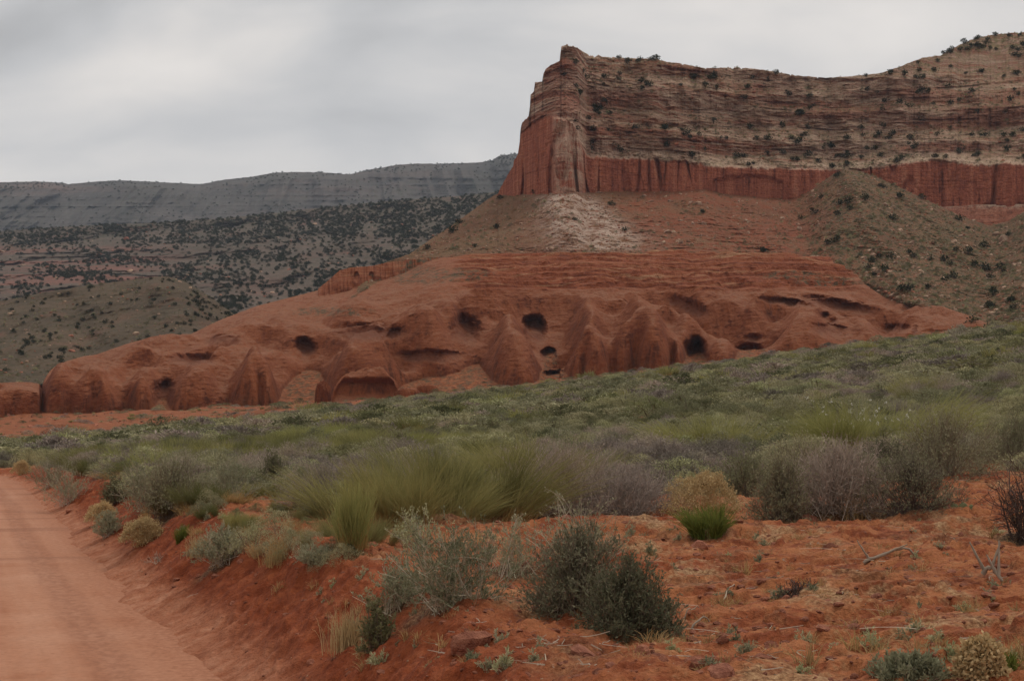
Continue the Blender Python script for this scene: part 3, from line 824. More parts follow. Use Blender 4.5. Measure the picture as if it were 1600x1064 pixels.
def build_slick():
    px = np.linspace(-88, 1542, 1750)
    T = cv(px, SLICK_TOP) + .8 * fbm(px / 10, 0, 3, 3) + 7 * sstep(px, 700, 780) * sstep(px, 1400, 1330) * fbm(px / 38, 0, 23, 4)
    B = cv(px, SLICK_BOT)
    dF = cvs(px, [(-90, 398), (230, 404), (520, 406), (640, 410), (860, 414), (1100, 415), (1545, 417)], 20)
    dt = cvs(px, [(-90, 412), (60, 418), (75, 436), (130, 462), (230, 500), (400, 535), (520, 548), (1200, 548), (1300, 535), (1340, 512), (1400, 478), (1480, 446), (1545, 423)], 12)
    S = cvs(px, [(-90, 606), (55, 602), (70, 586), (100, 574), (150, 574), (190, 572), (222, 576), (250, 585), (275, 592), (310, 587), (345, 588), (372, 560), (394, 549), (420, 550), (440, 575), (480, 580), (510, 556), (540, 549), (580, 546), (620, 545), (680, 552), (740, 560),
                 (785, 548), (815, 548), (840, 556), (860, 560), (885, 530), (915, 514), (945, 516), (960, 526), (975, 520), (995, 516), (1018, 502), (1045, 506), (1066, 520), (1100, 530), (1130, 536), (1150, 532), (1170, 520), (1220, 506), (1260, 503), (1310, 508), (1345, 514), (1385, 512), (1425, 500), (1450, 500), (1500, 500), (1545, 506)], 8)
    U = cvs(px, [(-90, 602), (50, 598), (75, 574), (130, 560), (222, 549), (310, 544), (394, 522), (450, 530), (480, 548), (515, 532), (540, 520), (640, 510), (700, 495), (727, 488), (800, 490), (835, 489), (860, 490), (915, 482), (970, 484), (1018, 476), (1080, 482), (1130, 486), (1200, 486), (1260, 480), (1300, 484), (1345, 496), (1425, 488), (1500, 493), (1545, 505)], 14)
    U = np.minimum(U, S - 2)
    Mid = .45 * U + .55 * T
    # sample every column outwards from the plain
    dd = np.concatenate([np.linspace(-12, 60, 330)[:-1], np.linspace(60, 150, 110)])[:, None]
    Dg = dF[None] + dd
    PXG = np.broadcast_to(px[None], Dg.shape)
    Xm = (PXG - CX) * (415 / FPX)
    # distance to the scalloped plan outline
    o = np.array(SLICK_OUT, float)
    cu = np.linspace(-40, 1560, 1500)
    oo = np.interp(cu, o[:, 0], o[:, 1])
    oo = np.convolve(np.pad(oo, 2, 'edge'), np.array([1, 2, 3, 2, 1]) / 9., 'valid')
    cxm = (cu - CX) * (415 / FPX)
    oo = oo + 1.3 * fbm(cxm / 3.0, 0, 5, 3) + 1.1 * fbm(cxm / 9, 0, 6, 2)
    cgp = np.linspace(-88, 1542, 440)
    cgd = np.concatenate([np.linspace(-12, 60, 110)[:-1], np.linspace(60, 150, 46)])
    GX, GD = np.meshgrid((cgp - CX) * (415 / FPX), cgd)
    best = np.full(GX.shape, 1e9)
    for k in range(len(cu) - 1):
        ux, uy = cxm[k + 1] - cxm[k], oo[k + 1] - oo[k]
        tt = np.clip(((GX - cxm[k]) * ux + (GD - oo[k]) * uy) / (ux * ux + uy * uy), 0, 1)
        q = (GX - cxm[k] - tt * ux) ** 2 + (GD - oo[k] - tt * uy) ** 2
        np.minimum(best, q, out=best)
    ins = np.sign(GD - np.interp(cgp, cu, oo)[None])
    ins[:, cgp < 62] = np.sign(GD - 0.0)[:, cgp < 62]
    sdc = np.sqrt(best) * ins
    # far left wing is a low separate shelf: its own straight front
    sdc[:, cgp < 62] = np.minimum(GD[:, cgp < 62], np.abs(sdc[:, cgp < 62]) + 2)
    # bilinear upsample
    fx = np.interp(px, cgp, np.arange(len(cgp)))
    fy = np.interp(dd[:, 0], cgd, np.arange(len(cgd)))
    ix, iy = np.minimum(fx.astype(int), len(cgp) - 2), np.minimum(fy.astype(int), len(cgd) - 2)
    wx_, wy_ = (fx - ix)[None], (fy - iy)[:, None]
    sd = (sdc[iy][:, ix] * (1 - wx_) + sdc[iy][:, ix + 1] * wx_) * (1 - wy_) + (sdc[iy + 1][:, ix] * (1 - wx_) + sdc[iy + 1][:, ix + 1] * wx_) * wy_
    # upper surface: rows S (nose) -> U -> T
    a = np.clip(dd / 34.0, 0, 1)
    b = np.clip((Dg - dF[None] - 34) / np.maximum(dt - dF - 34, 4)[None], 0, 1.0)
    short = (dt - dF < 62)[None]
    row = S[None] + (U - S)[None] * a ** .9
    row = np.where(dd > 34, U[None] + (T - U)[None] * b ** .85, row)
    frac = np.clip(dd / np.maximum(dt - dF, 4)[None], 0, 1)
    rowshort = S[None] + (T - S)[None] * frac ** .9
    wsh = sstep(dt - dF, 110, 60)[None]
    row = row * (1 - wsh) + rowshort * wsh
    zE = (HOR - row) / FPX * Dg
    amp = sstep(dd, -2, 18)
    wX = Xm + 5 * fbm(Xm / 30, dd / 30, 71, 2)
    wD = dd + 6 * fbm(Xm / 26, dd / 30, 72, 2)
    bil = np.abs(pn(wX / 15, wD / 30, 4)) * 2 - .55
    bil2 = np.abs(pn(wX / 6.5 + wD / 40, wD / 11, 5)) * 2 - .5
    right = sstep(PXG, 1150, 1250)
    zE = zE + amp * ((4.6 - 1.2 * right) * bil + 1.15 * bil2 + .5 * fbm(Xm / 3.5, dd / 5, 6, 3)) * sstep(frac, 1.0, .8) * sstep(dd, 105, 70)

    def bumpz(cx, off, rx, ry, h):
        nonlocal zE
        r2 = ((PXG - cx) * .189 / rx) ** 2 + ((dd - off) / ry) ** 2
        zE = zE + h * np.clip(1 - r2, 0, 1) ** .7
    for q in ((972, 11, 4.2, 6, 3.4), (1018, 8, 5, 9, 3.2), (930, 8, 5, 8, 2.6), (905, 14, 5, 14, 2.2), (394, 9, 8, 12, 2.5), (1134, 8, 5.5, 9, 2.5), (1425, 10, 5, 11, 2.4), (815, 16, 8, 22, 2.4), (1260, 22, 14, 24, 3.2), (540, 12, 9, 14, 2.2),
              (575, 26, 14, 24, 2.6), (690, 36, 9, 20, 2.0), (222, 12, 6, 16, 2.0), (310, 9, 8, 11, 1.6), (130, 12, 12, 16, 1.2), (1060, 26, 7, 30, 2.6), (1000, 34, 8, 22, 1.8), (785, 40, 9, 26, 1.8), (1345, 22, 10, 20, 2.2), (1215, 40, 12, 18, 2.0)): bumpz(*q)
    def trough(pts, w_, dep, pw=2.0):
        nonlocal zE
        wxp, wdp = PXG + 5 * fbm(Xm / 9, dd / 12, 81, 2), dd + 2.2 * fbm(Xm / 8, dd / 10, 82, 2)
        bestd = np.full(zE.shape, 9e9)
        for (ax, ay), (bx, by) in zip(pts[:-1], pts[1:]):
            ux, uy = (bx - ax) * .189, by - ay
            qx, qy = (wxp - ax) * .189, wdp - ay
            tt = np.clip((qx * ux + qy * uy) / (ux * ux + uy * uy), 0, 1)
            bestd = np.minimum(bestd, np.hypot(qx - tt * ux, qy - tt * uy))
        zE = zE - dep * np.clip(1 - (bestd / (w_ * 1.12)) ** pw, 0, 1) ** 1.35 * 1.3
    trough([(1028, 58), (1080, 46), (1130, 36), (1176, 22)], 9.5, 9)
    trough([(858, 28), (862, 46), (848, 60)], 11, 10)
    trough([(727, 22), (735, 42), (762, 56)], 10, 8)
    trough([(612, 30), (560, 34), (520, 40), (480, 52)], 9, 6)
    trough([(1236, 44), (1310, 46), (1372, 34)], 8, 7)
    trough([(950, 14), (962, 34), (956, 50)], 6.5, 6)
    trough([(1050, 14), (1046, 34)], 4, 4.5)
    trough([(250, 14), (286, 32), (330, 48)], 8, 5)
    trough([(440, 18), (428, 42), (410, 64)], 7.5, 6)
    trough([(1317, 8), (1300, 26)], 6, 4.5)
    trough([(1395, 6), (1384, 24)], 6, 4)
    trough([(190, 6), (202, 24), (225, 40)], 5.5, 4.5)
    trough([(116, 2), (120, 20)], 4, 3)
    trough([(640, 18), (630, 36)], 8, 5)
    trough([(884, 12), (880, 34)], 5, 6)
    trough([(1200, 12), (1216, 40)], 7, 6)
    trough([(354, 6), (366, 26), (390, 46)], 6, 4.5)
    trough([(1435, 6), (1426, 16)], 4, 3)
    def blur(a, r0, r1):
        for ax, r_ in ((0, r0), (1, r1)):
            k = 2 * r_ + 1
            pad = [(0, 0), (0, 0)]
            pad[ax] = (r_ + 1, r_)
            c_ = np.cumsum(np.pad(a, pad, 'edge'), axis=ax)
            a = (c_[k:] - c_[:-k]) / k if ax == 0 else (c_[:, k:] - c_[:, :-k]) / k
        return a
    zE = .5 * zE + .5 * blur(blur(zE, 6, 8), 6, 8)
    zE = zE + amp * sstep(frac, 1.0, .85) * (.75 * fbm(Xm / 6 + dd / 30, dd / 9, 91, 4) + .35 * fbm(Xm / 2.2, dd / 3, 92, 3))
    sd = sd + (blur(blur(sd, 5, 8), 5, 8) - sd) * sstep(sd, .4, 3.5)
    # floor: ground at the front, rubble apron rising into the bays
    zG = gz((PXG - CX) / FPX * Dg, Dg) - CZ - .5
    # little towers of debris keep the aprons uneven
    zF = zG + np.clip(dd - 2, 0, 80) * .20 + .7 * fbm(Xm / 6, dd / 6, 12, 4) * sstep(dd, 0, 6)
    zF = np.minimum(zF, zE - .5)
    R = cvs(px, [(-90, 5), (60, 5), (100, 7), (230, 7), (330, 9), (394, 8), (480, 14), (540, 11), (600, 12), (700, 13), (800, 13), (860, 13), (920, 8), (1020, 8), (1100, 9), (1180, 16), (1260, 26), (1400, 17), (1545, 12)], 20)[None]
    sdn = sd + .5 * fbm(Xm / 4, dd / 6, 8, 3)
    t1 = np.clip(sdn / R, 0, 1)
    t2 = np.clip(sdn / (R * 3.6), 0, 1)
    q1 = 1 - (1 - t1) ** 2.3
    rnd = (.68 * q1 ** .62 + .32 * np.sqrt(np.clip(1 - (1 - t2) ** 2, 0, 1)))
    h = zF + (zE - zF) * rnd
    inside = sdn > 0
    h = np.where(inside, h, zF)
    # ledges of the upper right
    rr = HOR - h / Dg * FPX
    bm = sstep(rr, 458 + 8 * fbm(PXG / 40, 0, 6, 2), 447) * sstep(PXG, 680, 750) * sstep(PXG, 1360, 1310)
    stp = 2.7
    ph = h / stp + .9 * fbm(Xm / 34, dd / 30, 2, 3) + .25 * fbm(Xm / 7, dd / 7, 3, 2)
    hs = (np.floor(ph) + sstep(ph - np.floor(ph), .62, .98)) * stp
    h = h + bm * .85 * (hs - ph * stp + .9)
    # fine bedding ribs on the faces
    # arc-length resampling of each column
    n = 520
    ds = np.hypot(np.diff(Dg, axis=0), np.diff(h, axis=0) * 1.6)
    sarc = np.concatenate([np.zeros((1, len(px))), np.cumsum(ds, 0)])
    Dn, Hn, Sn = np.zeros((n, len(px))), np.zeros((n, len(px))), np.zeros((n, len(px)))
    BMn = np.zeros((n, len(px)))
    lin = np.linspace(0, 1, n)
    for k in range(len(px)):
        m = Dg[:, k] <= dt[k]
        sa = sarc[m, k]
        u = lin * sa[-1]
        Dn[:, k] = np.interp(u, sa, Dg[m, k])
        Hn[:, k] = np.interp(u, sa, h[m, k])
        Sn[:, k] = np.interp(u, sa, sdn[m, k])
        BMn[:, k] = np.interp(u, sa, bm[m, k])
    PY = HOR - Hn / Dn * FPX
    PXG = np.broadcast_to(px[None], PY.shape)
    wx = PXG + 6.0 * fbm(PXG / 22, PY / 18, 2, 3) + 2.4 * fbm(PXG / 7, PY / 7, 4, 2)
    wy = PY + 5.0 * fbm(PXG / 22, PY / 22, 12, 3) + 2.2 * fbm(PXG / 7, PY / 7, 14, 2)
    dent, alcove_shade = np.zeros_like(PY), np.zeros_like(PY)

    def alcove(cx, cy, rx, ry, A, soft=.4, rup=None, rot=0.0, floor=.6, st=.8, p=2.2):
        nonlocal dent, alcove_shade
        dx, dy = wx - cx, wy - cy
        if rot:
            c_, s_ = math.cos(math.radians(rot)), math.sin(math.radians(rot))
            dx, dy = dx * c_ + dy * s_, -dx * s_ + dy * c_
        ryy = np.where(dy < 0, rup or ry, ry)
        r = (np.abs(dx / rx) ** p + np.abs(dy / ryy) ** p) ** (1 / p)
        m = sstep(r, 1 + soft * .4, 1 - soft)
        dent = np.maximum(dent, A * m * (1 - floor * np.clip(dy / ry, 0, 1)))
        alcove_shade = np.maximum(alcove_shade, st * m)  # mask for the shade painted inside each hollow
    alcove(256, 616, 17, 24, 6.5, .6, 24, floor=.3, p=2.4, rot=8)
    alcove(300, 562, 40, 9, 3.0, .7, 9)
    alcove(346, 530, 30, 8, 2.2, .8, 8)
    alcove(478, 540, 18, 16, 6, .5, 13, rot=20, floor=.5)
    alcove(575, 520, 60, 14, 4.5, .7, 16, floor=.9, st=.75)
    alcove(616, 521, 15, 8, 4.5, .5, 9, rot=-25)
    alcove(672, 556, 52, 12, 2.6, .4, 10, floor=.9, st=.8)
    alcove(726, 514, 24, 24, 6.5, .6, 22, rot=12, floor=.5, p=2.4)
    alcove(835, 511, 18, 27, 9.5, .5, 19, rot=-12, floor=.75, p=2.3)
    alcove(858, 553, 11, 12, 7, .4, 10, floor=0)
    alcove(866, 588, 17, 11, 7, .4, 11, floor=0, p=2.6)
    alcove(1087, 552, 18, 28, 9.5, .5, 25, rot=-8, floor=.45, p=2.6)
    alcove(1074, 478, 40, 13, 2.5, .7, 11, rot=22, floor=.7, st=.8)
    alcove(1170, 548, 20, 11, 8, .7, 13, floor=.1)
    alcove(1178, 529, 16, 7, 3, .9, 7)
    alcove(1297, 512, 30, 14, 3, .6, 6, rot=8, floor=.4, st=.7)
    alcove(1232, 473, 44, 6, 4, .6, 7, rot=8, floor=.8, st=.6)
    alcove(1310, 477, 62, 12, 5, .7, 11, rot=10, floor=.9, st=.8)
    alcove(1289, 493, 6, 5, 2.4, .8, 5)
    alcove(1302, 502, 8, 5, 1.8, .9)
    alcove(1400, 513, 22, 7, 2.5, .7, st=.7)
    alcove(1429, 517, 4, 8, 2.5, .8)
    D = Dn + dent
    # bedding and flutes pushed into the faces
    steep = sstep(np.abs(np.gradient(Hn, axis=0)) / (np.abs(np.gradient(Dn, axis=0)) + 1e-3), .5, 1.6)
    Xw = (PXG - CX) / FPX * D
    D = D + steep * (.9 * np.abs(pn(Xw / 2.6, Hn / 26, 7)) + .8 * fbm(Xw / 4.5, Hn / 7, 8, 4)) + (.45 - .3 * steep) * fbm(Xw / 3.0, Hn / .9, 9, 3) + .25 * fbm(Xw / 1.2, Hn / 1.0, 19, 3)
    rub = sstep(Sn, .6, -1.0) * (PXG > 62)
    veg = rub * .75
    for (cx, cy, rx, ry) in ((690, 430, 90, 12), (520, 487, 70, 9), (650, 430, 50, 16), (1300, 440, 60, 9), (1240, 430, 60, 7)):
        veg = np.maximum(veg, .9 * sstep(((wx - cx) / rx) ** 2 + ((wy - cy) / ry) ** 2, 1.2, .4))
    relief('slickrock_dome', px, PY, D, M['slick'], dict(alcove_shade=alcove_shade, bench=np.clip(BMn, 0, 1), veg=veg, rubble=rub), back=((4, .5), (12, 4), (30, 20), (50, 60)))
    SURF['slickrock_dome']['rub'] = rub

    # broken ledge standing on the dome's left shoulder
    px = np.linspace(497, 700, 420)
    v = np.linspace(0, 1, 150)[:, None]
    T = cv(px, [(497, 452), (503, 446), (510, 441), (520, 432), (530, 423), (548, 418), (580, 416), (602, 411), (640, 405), (668, 402), (700, 402)]) + .8 * fbm(px / 5, 0, 3, 2)
    B = cv(px, [(497, 470), (560, 462), (610, 455), (660, 450), (700, 446)])
    PY = B + (T - B) * v
    PXG = np.broadcast_to(px[None], PY.shape)
    D = cv(px, [(497, 527), (560, 529), (700, 536)])[None] + 9 * v ** 1.5 + 3.0 * np.floor(v * 3 + .4 * fbm(px[None] / 20, v, 4, 2)) * .8
    D = D + 3.2 * fbm(px[None] / 16, v * 1.2, 8, 3) + 1.8 * np.abs(pn(px[None] / 5, v * .8, 3))
    for cx, cy in ((557, 433), (580, 433)):
        D = D + 2.2 * sstep(((PXG - cx) / 4) ** 2 + ((PY - cy) / 7) ** 2, 1.8, .2)
    relief('sandstone_ledge', px, PY, D, M['slick'], dict(alcove_shade=0 * PY, bench=.35 + 0 * PY, veg=sstep(PXG, 610, 640) * sstep(PY, 446, 430)), back=((5, .3), (14, 2), (24, 20)))


build_slick()


# --- slopes and ridges off to the left
def build_hills():
    # dark juniper slope
    px = np.linspace(-130, 840, 620)
    v = np.linspace(0, 1, 300)[:, None]
    T = cv(px, [(-130, 374), (0, 362), (60, 357), (150, 352), (250, 348), (350, 341), (430, 333), (500, 325), (570, 318), (640, 312), (700, 308), (740, 304), (800, 298), (840, 296)]) + 1.5 * fbm(px / 16, 0, 3, 4)
    PY = 585 + (T - 585) * v
    PXG = np.broadcast_to(px[None], PY.shape)
    D = 760 + 1150 * (.25 * v + .75 * v ** 1.7)
    Xw = (PXG - CX) / FPX * D
    Zw = (HOR - PY) / FPX * D
    ends = sstep(v, 1, .93)
    D = D + ends * (95 * fbm(Xw / 150, D / 500, 4, 4, .5, True) + 34 * fbm(Xw / 38, Zw / 22, 6, 4) + 7 * fbm(Xw / 10, Zw / 6, 8, 3))
    red = np.clip(sstep(PXG, 330, 180) * sstep(PY, 378, 395) * sstep(PY, 470, 440) + .45 * sstep(fbm(Xw / 60, Zw / 20, 3, 3), .05, .4) + .4 * np.exp(-((PXG - 410) / 40) ** 2 - ((PY - 455) / 22) ** 2), 0, 1)
    D = D + ends * red * 14 * np.round(2 * fbm(Zw / 14, Xw / 300, 9, 2)) * .5
    veg = np.clip(.45 + .9 * fbm(Xw / 70, D / 140, 15, 3) + .35 * sstep(PY, 385, 350), 0, 1)
    relief('juniper_slope', px, PY, D, M['hill'], dict(red=red, ledge=.55 + 0 * PY, veg=veg), back=((60, 4), (250, 15), (500, 60), (900, 260)))
    # tan foothill
    px = np.linspace(-130, 480, 420)
    v = np.linspace(0, 1, 220)[:, None]
    T = cv(px, [(-130, 482), (-40, 476), (0, 471), (60, 459), (130, 447), (200, 438), (240, 433), (262, 432), (285, 438), (310, 452), (330, 465), (360, 487), (380, 500), (420, 532), (480, 580)]) + 1.2 * fbm(px / 14, 0, 4, 3)
    PY = 655 + (T - 655) * v
    PXG = np.broadcast_to(px[None], PY.shape)
    D = 450 + 330 * (.4 * v + .6 * v ** 1.4)
    Xw = (PXG - CX) / FPX * D
    Zw = (HOR - PY) / FPX * D
    ends = sstep(v, 1, .92)
    D = D + ends * (38 * fbm(Xw / 62, D / 210, 8, 4) + 13 * fbm(Xw / 18, Zw / 10, 6, 4) + 2.5 * fbm(Xw / 4, Zw / 3, 5, 3))
    D = D - ends * 30 * np.exp(-((PXG - (255 + (PY - 432) * .62)) / 40) ** 2) + ends * 24 * np.exp(-((PXG - (95 + (PY - 450) * .5)) / 30) ** 2)
    veg = np.clip(.35 + .7 * fbm(Xw / 30, D / 50, 15, 3), 0, 1)
    relief('foothill', px, PY, D, M['foot'], dict(red=.4 * sstep(fbm(Xw / 20, D / 40, 9, 2), .1, .4), ledge=0 * PY, veg=veg * .8), back=((20, 2), (80, 12), (160, 50), (240, 110)))
    # far ridge
    px = np.linspace(-150, 860, 760)
    v = np.linspace(0, 1, 260)[:, None]
    T = cv(px, [(-150, 286), (0, 285), (60, 284), (100, 286), (106, 288), (150, 284), (190, 282), (250, 285), (315, 288), (350, 281), (390, 277), (430, 270), (470, 269), (510, 270), (545, 273), (575, 266), (620, 258), (650, 256), (700, 256), (750, 254),
                (768, 251), (780, 244), (800, 241), (860, 236)]) + 1.1 * fbm(px / 9, 0, 3, 4)
    PY = 420 + (T - 420) * v
    PXG = np.broadcast_to(px[None], PY.shape)
    z0 = (HOR - PY) / FPX * 3600
    D = 3100 + 900 * (.6 * v + .4 * v ** 2)
    Xw = (PXG - CX) / FPX * D
    ends = sstep(v, 1, .93)
    spurs = fbm((Xw + z0 * .5) / 210, z0 / 900, 4, 4, .5, True)
    nb = fbm(z0 / 26, Xw / 1500, 3, 3, .6)
    D = D + ends * (-340 * spurs + 70 * fbm(Xw / 60, z0 / 50, 6, 4)) + 22 * sstep(nb, -.2, .2)
    red = np.clip(sstep(PXG, 130, 60) * sstep(PY, 305, 292) + .35 * sstep(fbm(z0 / 40, Xw / 900, 8, 2), .1, .3), 0, 1)
    veg = np.clip(.55 + .9 * fbm(Xw / 160, z0 / 60, 15, 3) + .5 * sstep(spurs, .2, -.3), 0, 1)
    relief('far_ridge', px, PY, D, M['far'], dict(red=red, ledge=sstep(nb, .0, -.3), veg=veg), back=((150, 5), (400, 20), (600, 120), (800, 500)))


build_hills()
# ------------------------------------------------------------------ plant builders (unit plants: about 1 m wide, standing on z = 0)
class MB:
    def __init__(self):
        self.v, self.f, self.t, self.o, self.m, self.n = [], [], [], [], [], 0

    def quads(self, V, tint, old=0.0, mat=0):
        """V: (N, 4, 3)"""
        N = len(V)
        if N == 0: return
        self.v.append(V.reshape(-1, 3))
        self.f.append(np.arange(N * 4).reshape(N, 4) + self.n)
        self.t.append(np.repeat(np.broadcast_to(tint, (N,)), 4))
        self.o.append(np.repeat(np.broadcast_to(old, (N,)), 4))
        self.m.append(np.full(N, mat))
        self.n += N * 4

    def mesh(self, name, mats):
        return mesh_np(name, np.concatenate(self.v), np.concatenate(self.f), dict(tint=np.concatenate(self.t), old=np.concatenate(self.o)), smooth=False,
                       mats=mats, mat_idx=np.concatenate(self.m))


def unit(v):
    return v / np.maximum(np.linalg.norm(v, axis=-1, keepdims=True), 1e-9)


def ribbons(mb, p0, p1, p2, w0, w1, segs, rng, tint=None, old_fn=None, mat=0):
    """curved tapering stems"""
    N = len(p0)
    t = np.linspace(0, 1, segs + 1)[None, :, None]
    pts = (1 - t) ** 2 * p0[:, None] + 2 * t * (1 - t) * p1[:, None] + t * t * p2[:, None]
    side = unit(np.cross(p2 - p0 + 1e-6, rng.normal(size=(N, 3))))[:, None]
    w = (np.broadcast_to(w0, (N,))[:, None] * (1 - t[..., 0]) + np.broadcast_to(w1, (N,))[:, None] * t[..., 0])[..., None] * .5
    L, R = pts - side * w, pts + side * w
    Q = np.stack([L[:, :-1], R[:, :-1], R[:, 1:], L[:, 1:]], 2)
    tint = rng.rand(N) if tint is None else tint
    tt = np.repeat(tint, segs)
    old = 0.0
    if old_fn is not None:
        old = np.broadcast_to(old_fn(np.linspace(0, 1, segs))[None], (N, segs)).ravel()
    mb.quads(Q.reshape(-1, 4, 3), tt, old, mat)
    return pts


def leafs(mb, pos_, dirs, L, Wd, rng, tint=None, mat=0):
    N = len(pos_)
    side = unit(np.cross(dirs, rng.normal(size=(N, 3)))) * (np.broadcast_to(Wd, (N,))[:, None] * .5)
    L = np.broadcast_to(L, (N,))[:, None]
    mid = pos_ + dirs * L * .45
    mb.quads(np.stack([pos_, mid + side, pos_ + dirs * L, mid - side], 1), rng.rand(N) if tint is None else tint, 0.0, mat)


def hemi(rng, N, lo=5, hi=90, bias=1.0):
    az = rng.rand(N) * 2 * math.pi
    el = np.radians(lo + (hi - lo) * rng.rand(N) ** bias)
    return np.stack([np.cos(el) * np.cos(az), np.cos(el) * np.sin(az), np.sin(el)], -1)


def lump(d, seed, amt=.28):
    return 1 + amt * 1.6 * fbm(d[:, 0] * 1.7 + seed * 7.7, d[:, 1] * 1.7, d[:, 2] * 1.7, 2)


def sage(rng, R=.5, H=.75, n=110, sub=6, lv=5, leaf=.022, lw=.35, stemw=.007, twigmat=1, upright=.5, low=2, wood=True, seed=0):
    """rounded woody shrub: crooked main stems, twigs, small leaves crowding the twig ends"""
    mb = MB()
    d = hemi(rng, n, low, 90, 1.15)
    ext = np.array([R, R, H]) * (lump(d, seed)[:, None]) * (.80 + .28 * rng.rand(n, 1))
    tip = d * ext
    base = rng.normal(size=(n, 3)) * np.array([R * .22, R * .22, 0])
    base[:, 2] = -.03
    p1 = base * .5 + tip * .5 + rng.normal(size=(n, 3)) * R * .10 + np.array([0, 0, .10 * H])
    ribbons(mb, base, p1, tip, stemw, stemw * .45, 4, rng, mat=twigmat)
    # twigs
    k = np.repeat(np.arange(n), sub)
    t = (.35 + .65 * rng.rand(len(k)))[:, None]
    q0 = (1 - t) ** 2 * base[k] + 2 * t * (1 - t) * p1[k] + t * t * tip[k]
    dirn = unit(unit(tip[k] - base[k]) * .7 + rng.normal(size=(len(k), 3)) * .55 + np.array([0, 0, upright]))
    ln = R * (.16 + .22 * rng.rand(len(k)))[:, None]
    q2 = q0 + dirn * ln
    q1 = (q0 + q2) / 2 + rng.normal(size=q0.shape) * ln * .12
    ribbons(mb, q0, q1, q2, stemw * .5, stemw * .25, 2, rng, mat=twigmat if wood else 0)
    # leaves
    if lv:
        j = np.repeat(np.arange(len(k)), lv)
        tt = (.15 + .85 * rng.rand(len(j)))[:, None]
        lp = q0[j] + (q2[j] - q0[j]) * tt
        ld = unit(dirn[j] + rng.normal(size=(len(j), 3)) * .75 + np.array([0, 0, .25]))
        L = leaf * (.6 + .8 * rng.rand(len(j)))
        ct = np.repeat(rng.rand(len(k)), lv) * .6 + .4 * rng.rand(len(j))
        leafs(mb, lp, ld, L, L * lw, rng, ct)
    return mb


def broom(rng, R=.5, H=.85, n=900, w=.006, fan=1.0, base_r=.42, segs=4, droop=.0, clumps=7, oldlen=.28):
    """upright shrub of many thin jointed stems growing in clumps"""
    mb = MB()
    cc = rng.normal(size=(clumps, 2)) * R * base_r * .7
    ch = .62 + .5 * rng.rand(clumps)
    ci = rng.randint(clumps, size=n)
    b = np.concatenate([cc[ci] + rng.normal(size=(n, 2)) * R * .10, np.full((n, 1), -.02)], 1)
    out = rng.normal(size=(n, 2)) * R * .24 * fan + cc[ci] * (.55 * fan)
    h = H * ch[ci] * (.45 + .55 * rng.rand(n) ** 1.3)
    tip = np.concatenate([b[:, :2] + out, h[:, None]], 1)
    p1 = np.concatenate([b[:, :2] + out * .25, (h * (.55 + droop))[:, None]], 1) + rng.normal(size=(n, 3)) * .012
    tn = np.clip(np.repeat(rng.rand(clumps), 1)[ci] * .5 + .5 * rng.rand(n), 0, 1)
    ribbons(mb, b, p1, tip, w, w * .5, segs, rng, tn, lambda t: sstep(t, oldlen + .12, oldlen - .12))
    # side stems from the upper part
    m = n // 2
    i = rng.randint(n, size=m)
    t = (.35 + .4 * rng.rand(m))[:, None]
    q0 = (1 - t) ** 2 * b[i] + 2 * t * (1 - t) * p1[i] + t * t * tip[i]
    dn = unit(unit(tip[i] - b[i]) + rng.normal(size=(m, 3)) * .25)
    q2 = q0 + dn * (H * (.12 + .2 * rng.rand(m)))[:, None]
    ribbons(mb, q0, (q0 + q2) / 2, q2, w * .8, w * .4, 2, rng, tn[i])
    return mb


def tuft(rng, R=.5, H=.6, n=160, w=.006, segs=4):
    mb = MB()
    d = hemi(rng, n, 35, 90)
    b = rng.normal(size=(n, 3)) * np.array([.07, .07, 0])
    b[:, 2] = -.01
    h = (.5 + .55 * rng.rand(n))[:, None]
    tip = b + d * np.array([R, R, H]) * h
    tip[:, 2] *= .85
    p1 = b + np.stack([d[:, 0] * R * .3, d[:, 1] * R * .3, d[:, 2] * H * .75], -1) * h
    ribbons(mb, b, p1, tip, w, w * .3, segs, rng)
    return mb


def mound(rng, R=.5, H=.75, n=260, leaf=.11, lw=.55, seed=0, skirt=.04, sprig=60):
    """rounded bush seen from afar: leafy sprays packed over a lumpy dome, a few sprigs standing out of it"""
    mb = MB()
    d = hemi(rng, n, -8, 90, 1.0)
    lm = lump(d, seed, .36)[:, None]
    ps = d * np.array([R, R, H * .92]) * lm * (.80 + .22 * rng.rand(n, 1) - .35 * (rng.rand(n, 1) < .2))
    ps[:, 2] = np.maximum(.20 * H + ps[:, 2] * .82, skirt)
    dirn = unit(d * .8 + rng.normal(size=(n, 3)) * .55 + np.array([0, 0, .45]))
    L = leaf * (.6 + .8 * rng.rand(n))
    tone = np.clip(.5 + .9 * fbm(ps[:, 0] * 4 + seed, ps[:, 1] * 4, ps[:, 2] * 4, 2) + .25 * rng.normal(size=n), 0, 1)
    leafs(mb, ps - dirn * L[:, None] * .3, dirn, L, L * lw, rng, tone)
    i = rng.randint(n, size=sprig)
    leafs(mb, ps[i], unit(d[i] + np.array([0, 0, .7]) + rng.normal(size=(sprig, 3)) * .3), leaf * 1.5, leaf * .22, rng)
    b = rng.normal(size=(14, 3)) * np.array([R * .2, R * .2, 0])
    ribbons(mb, b, ps[:14] * .5 + np.array([0, 0, .1]), ps[:14], .02, .01, 2, rng, mat=1)
    return mb


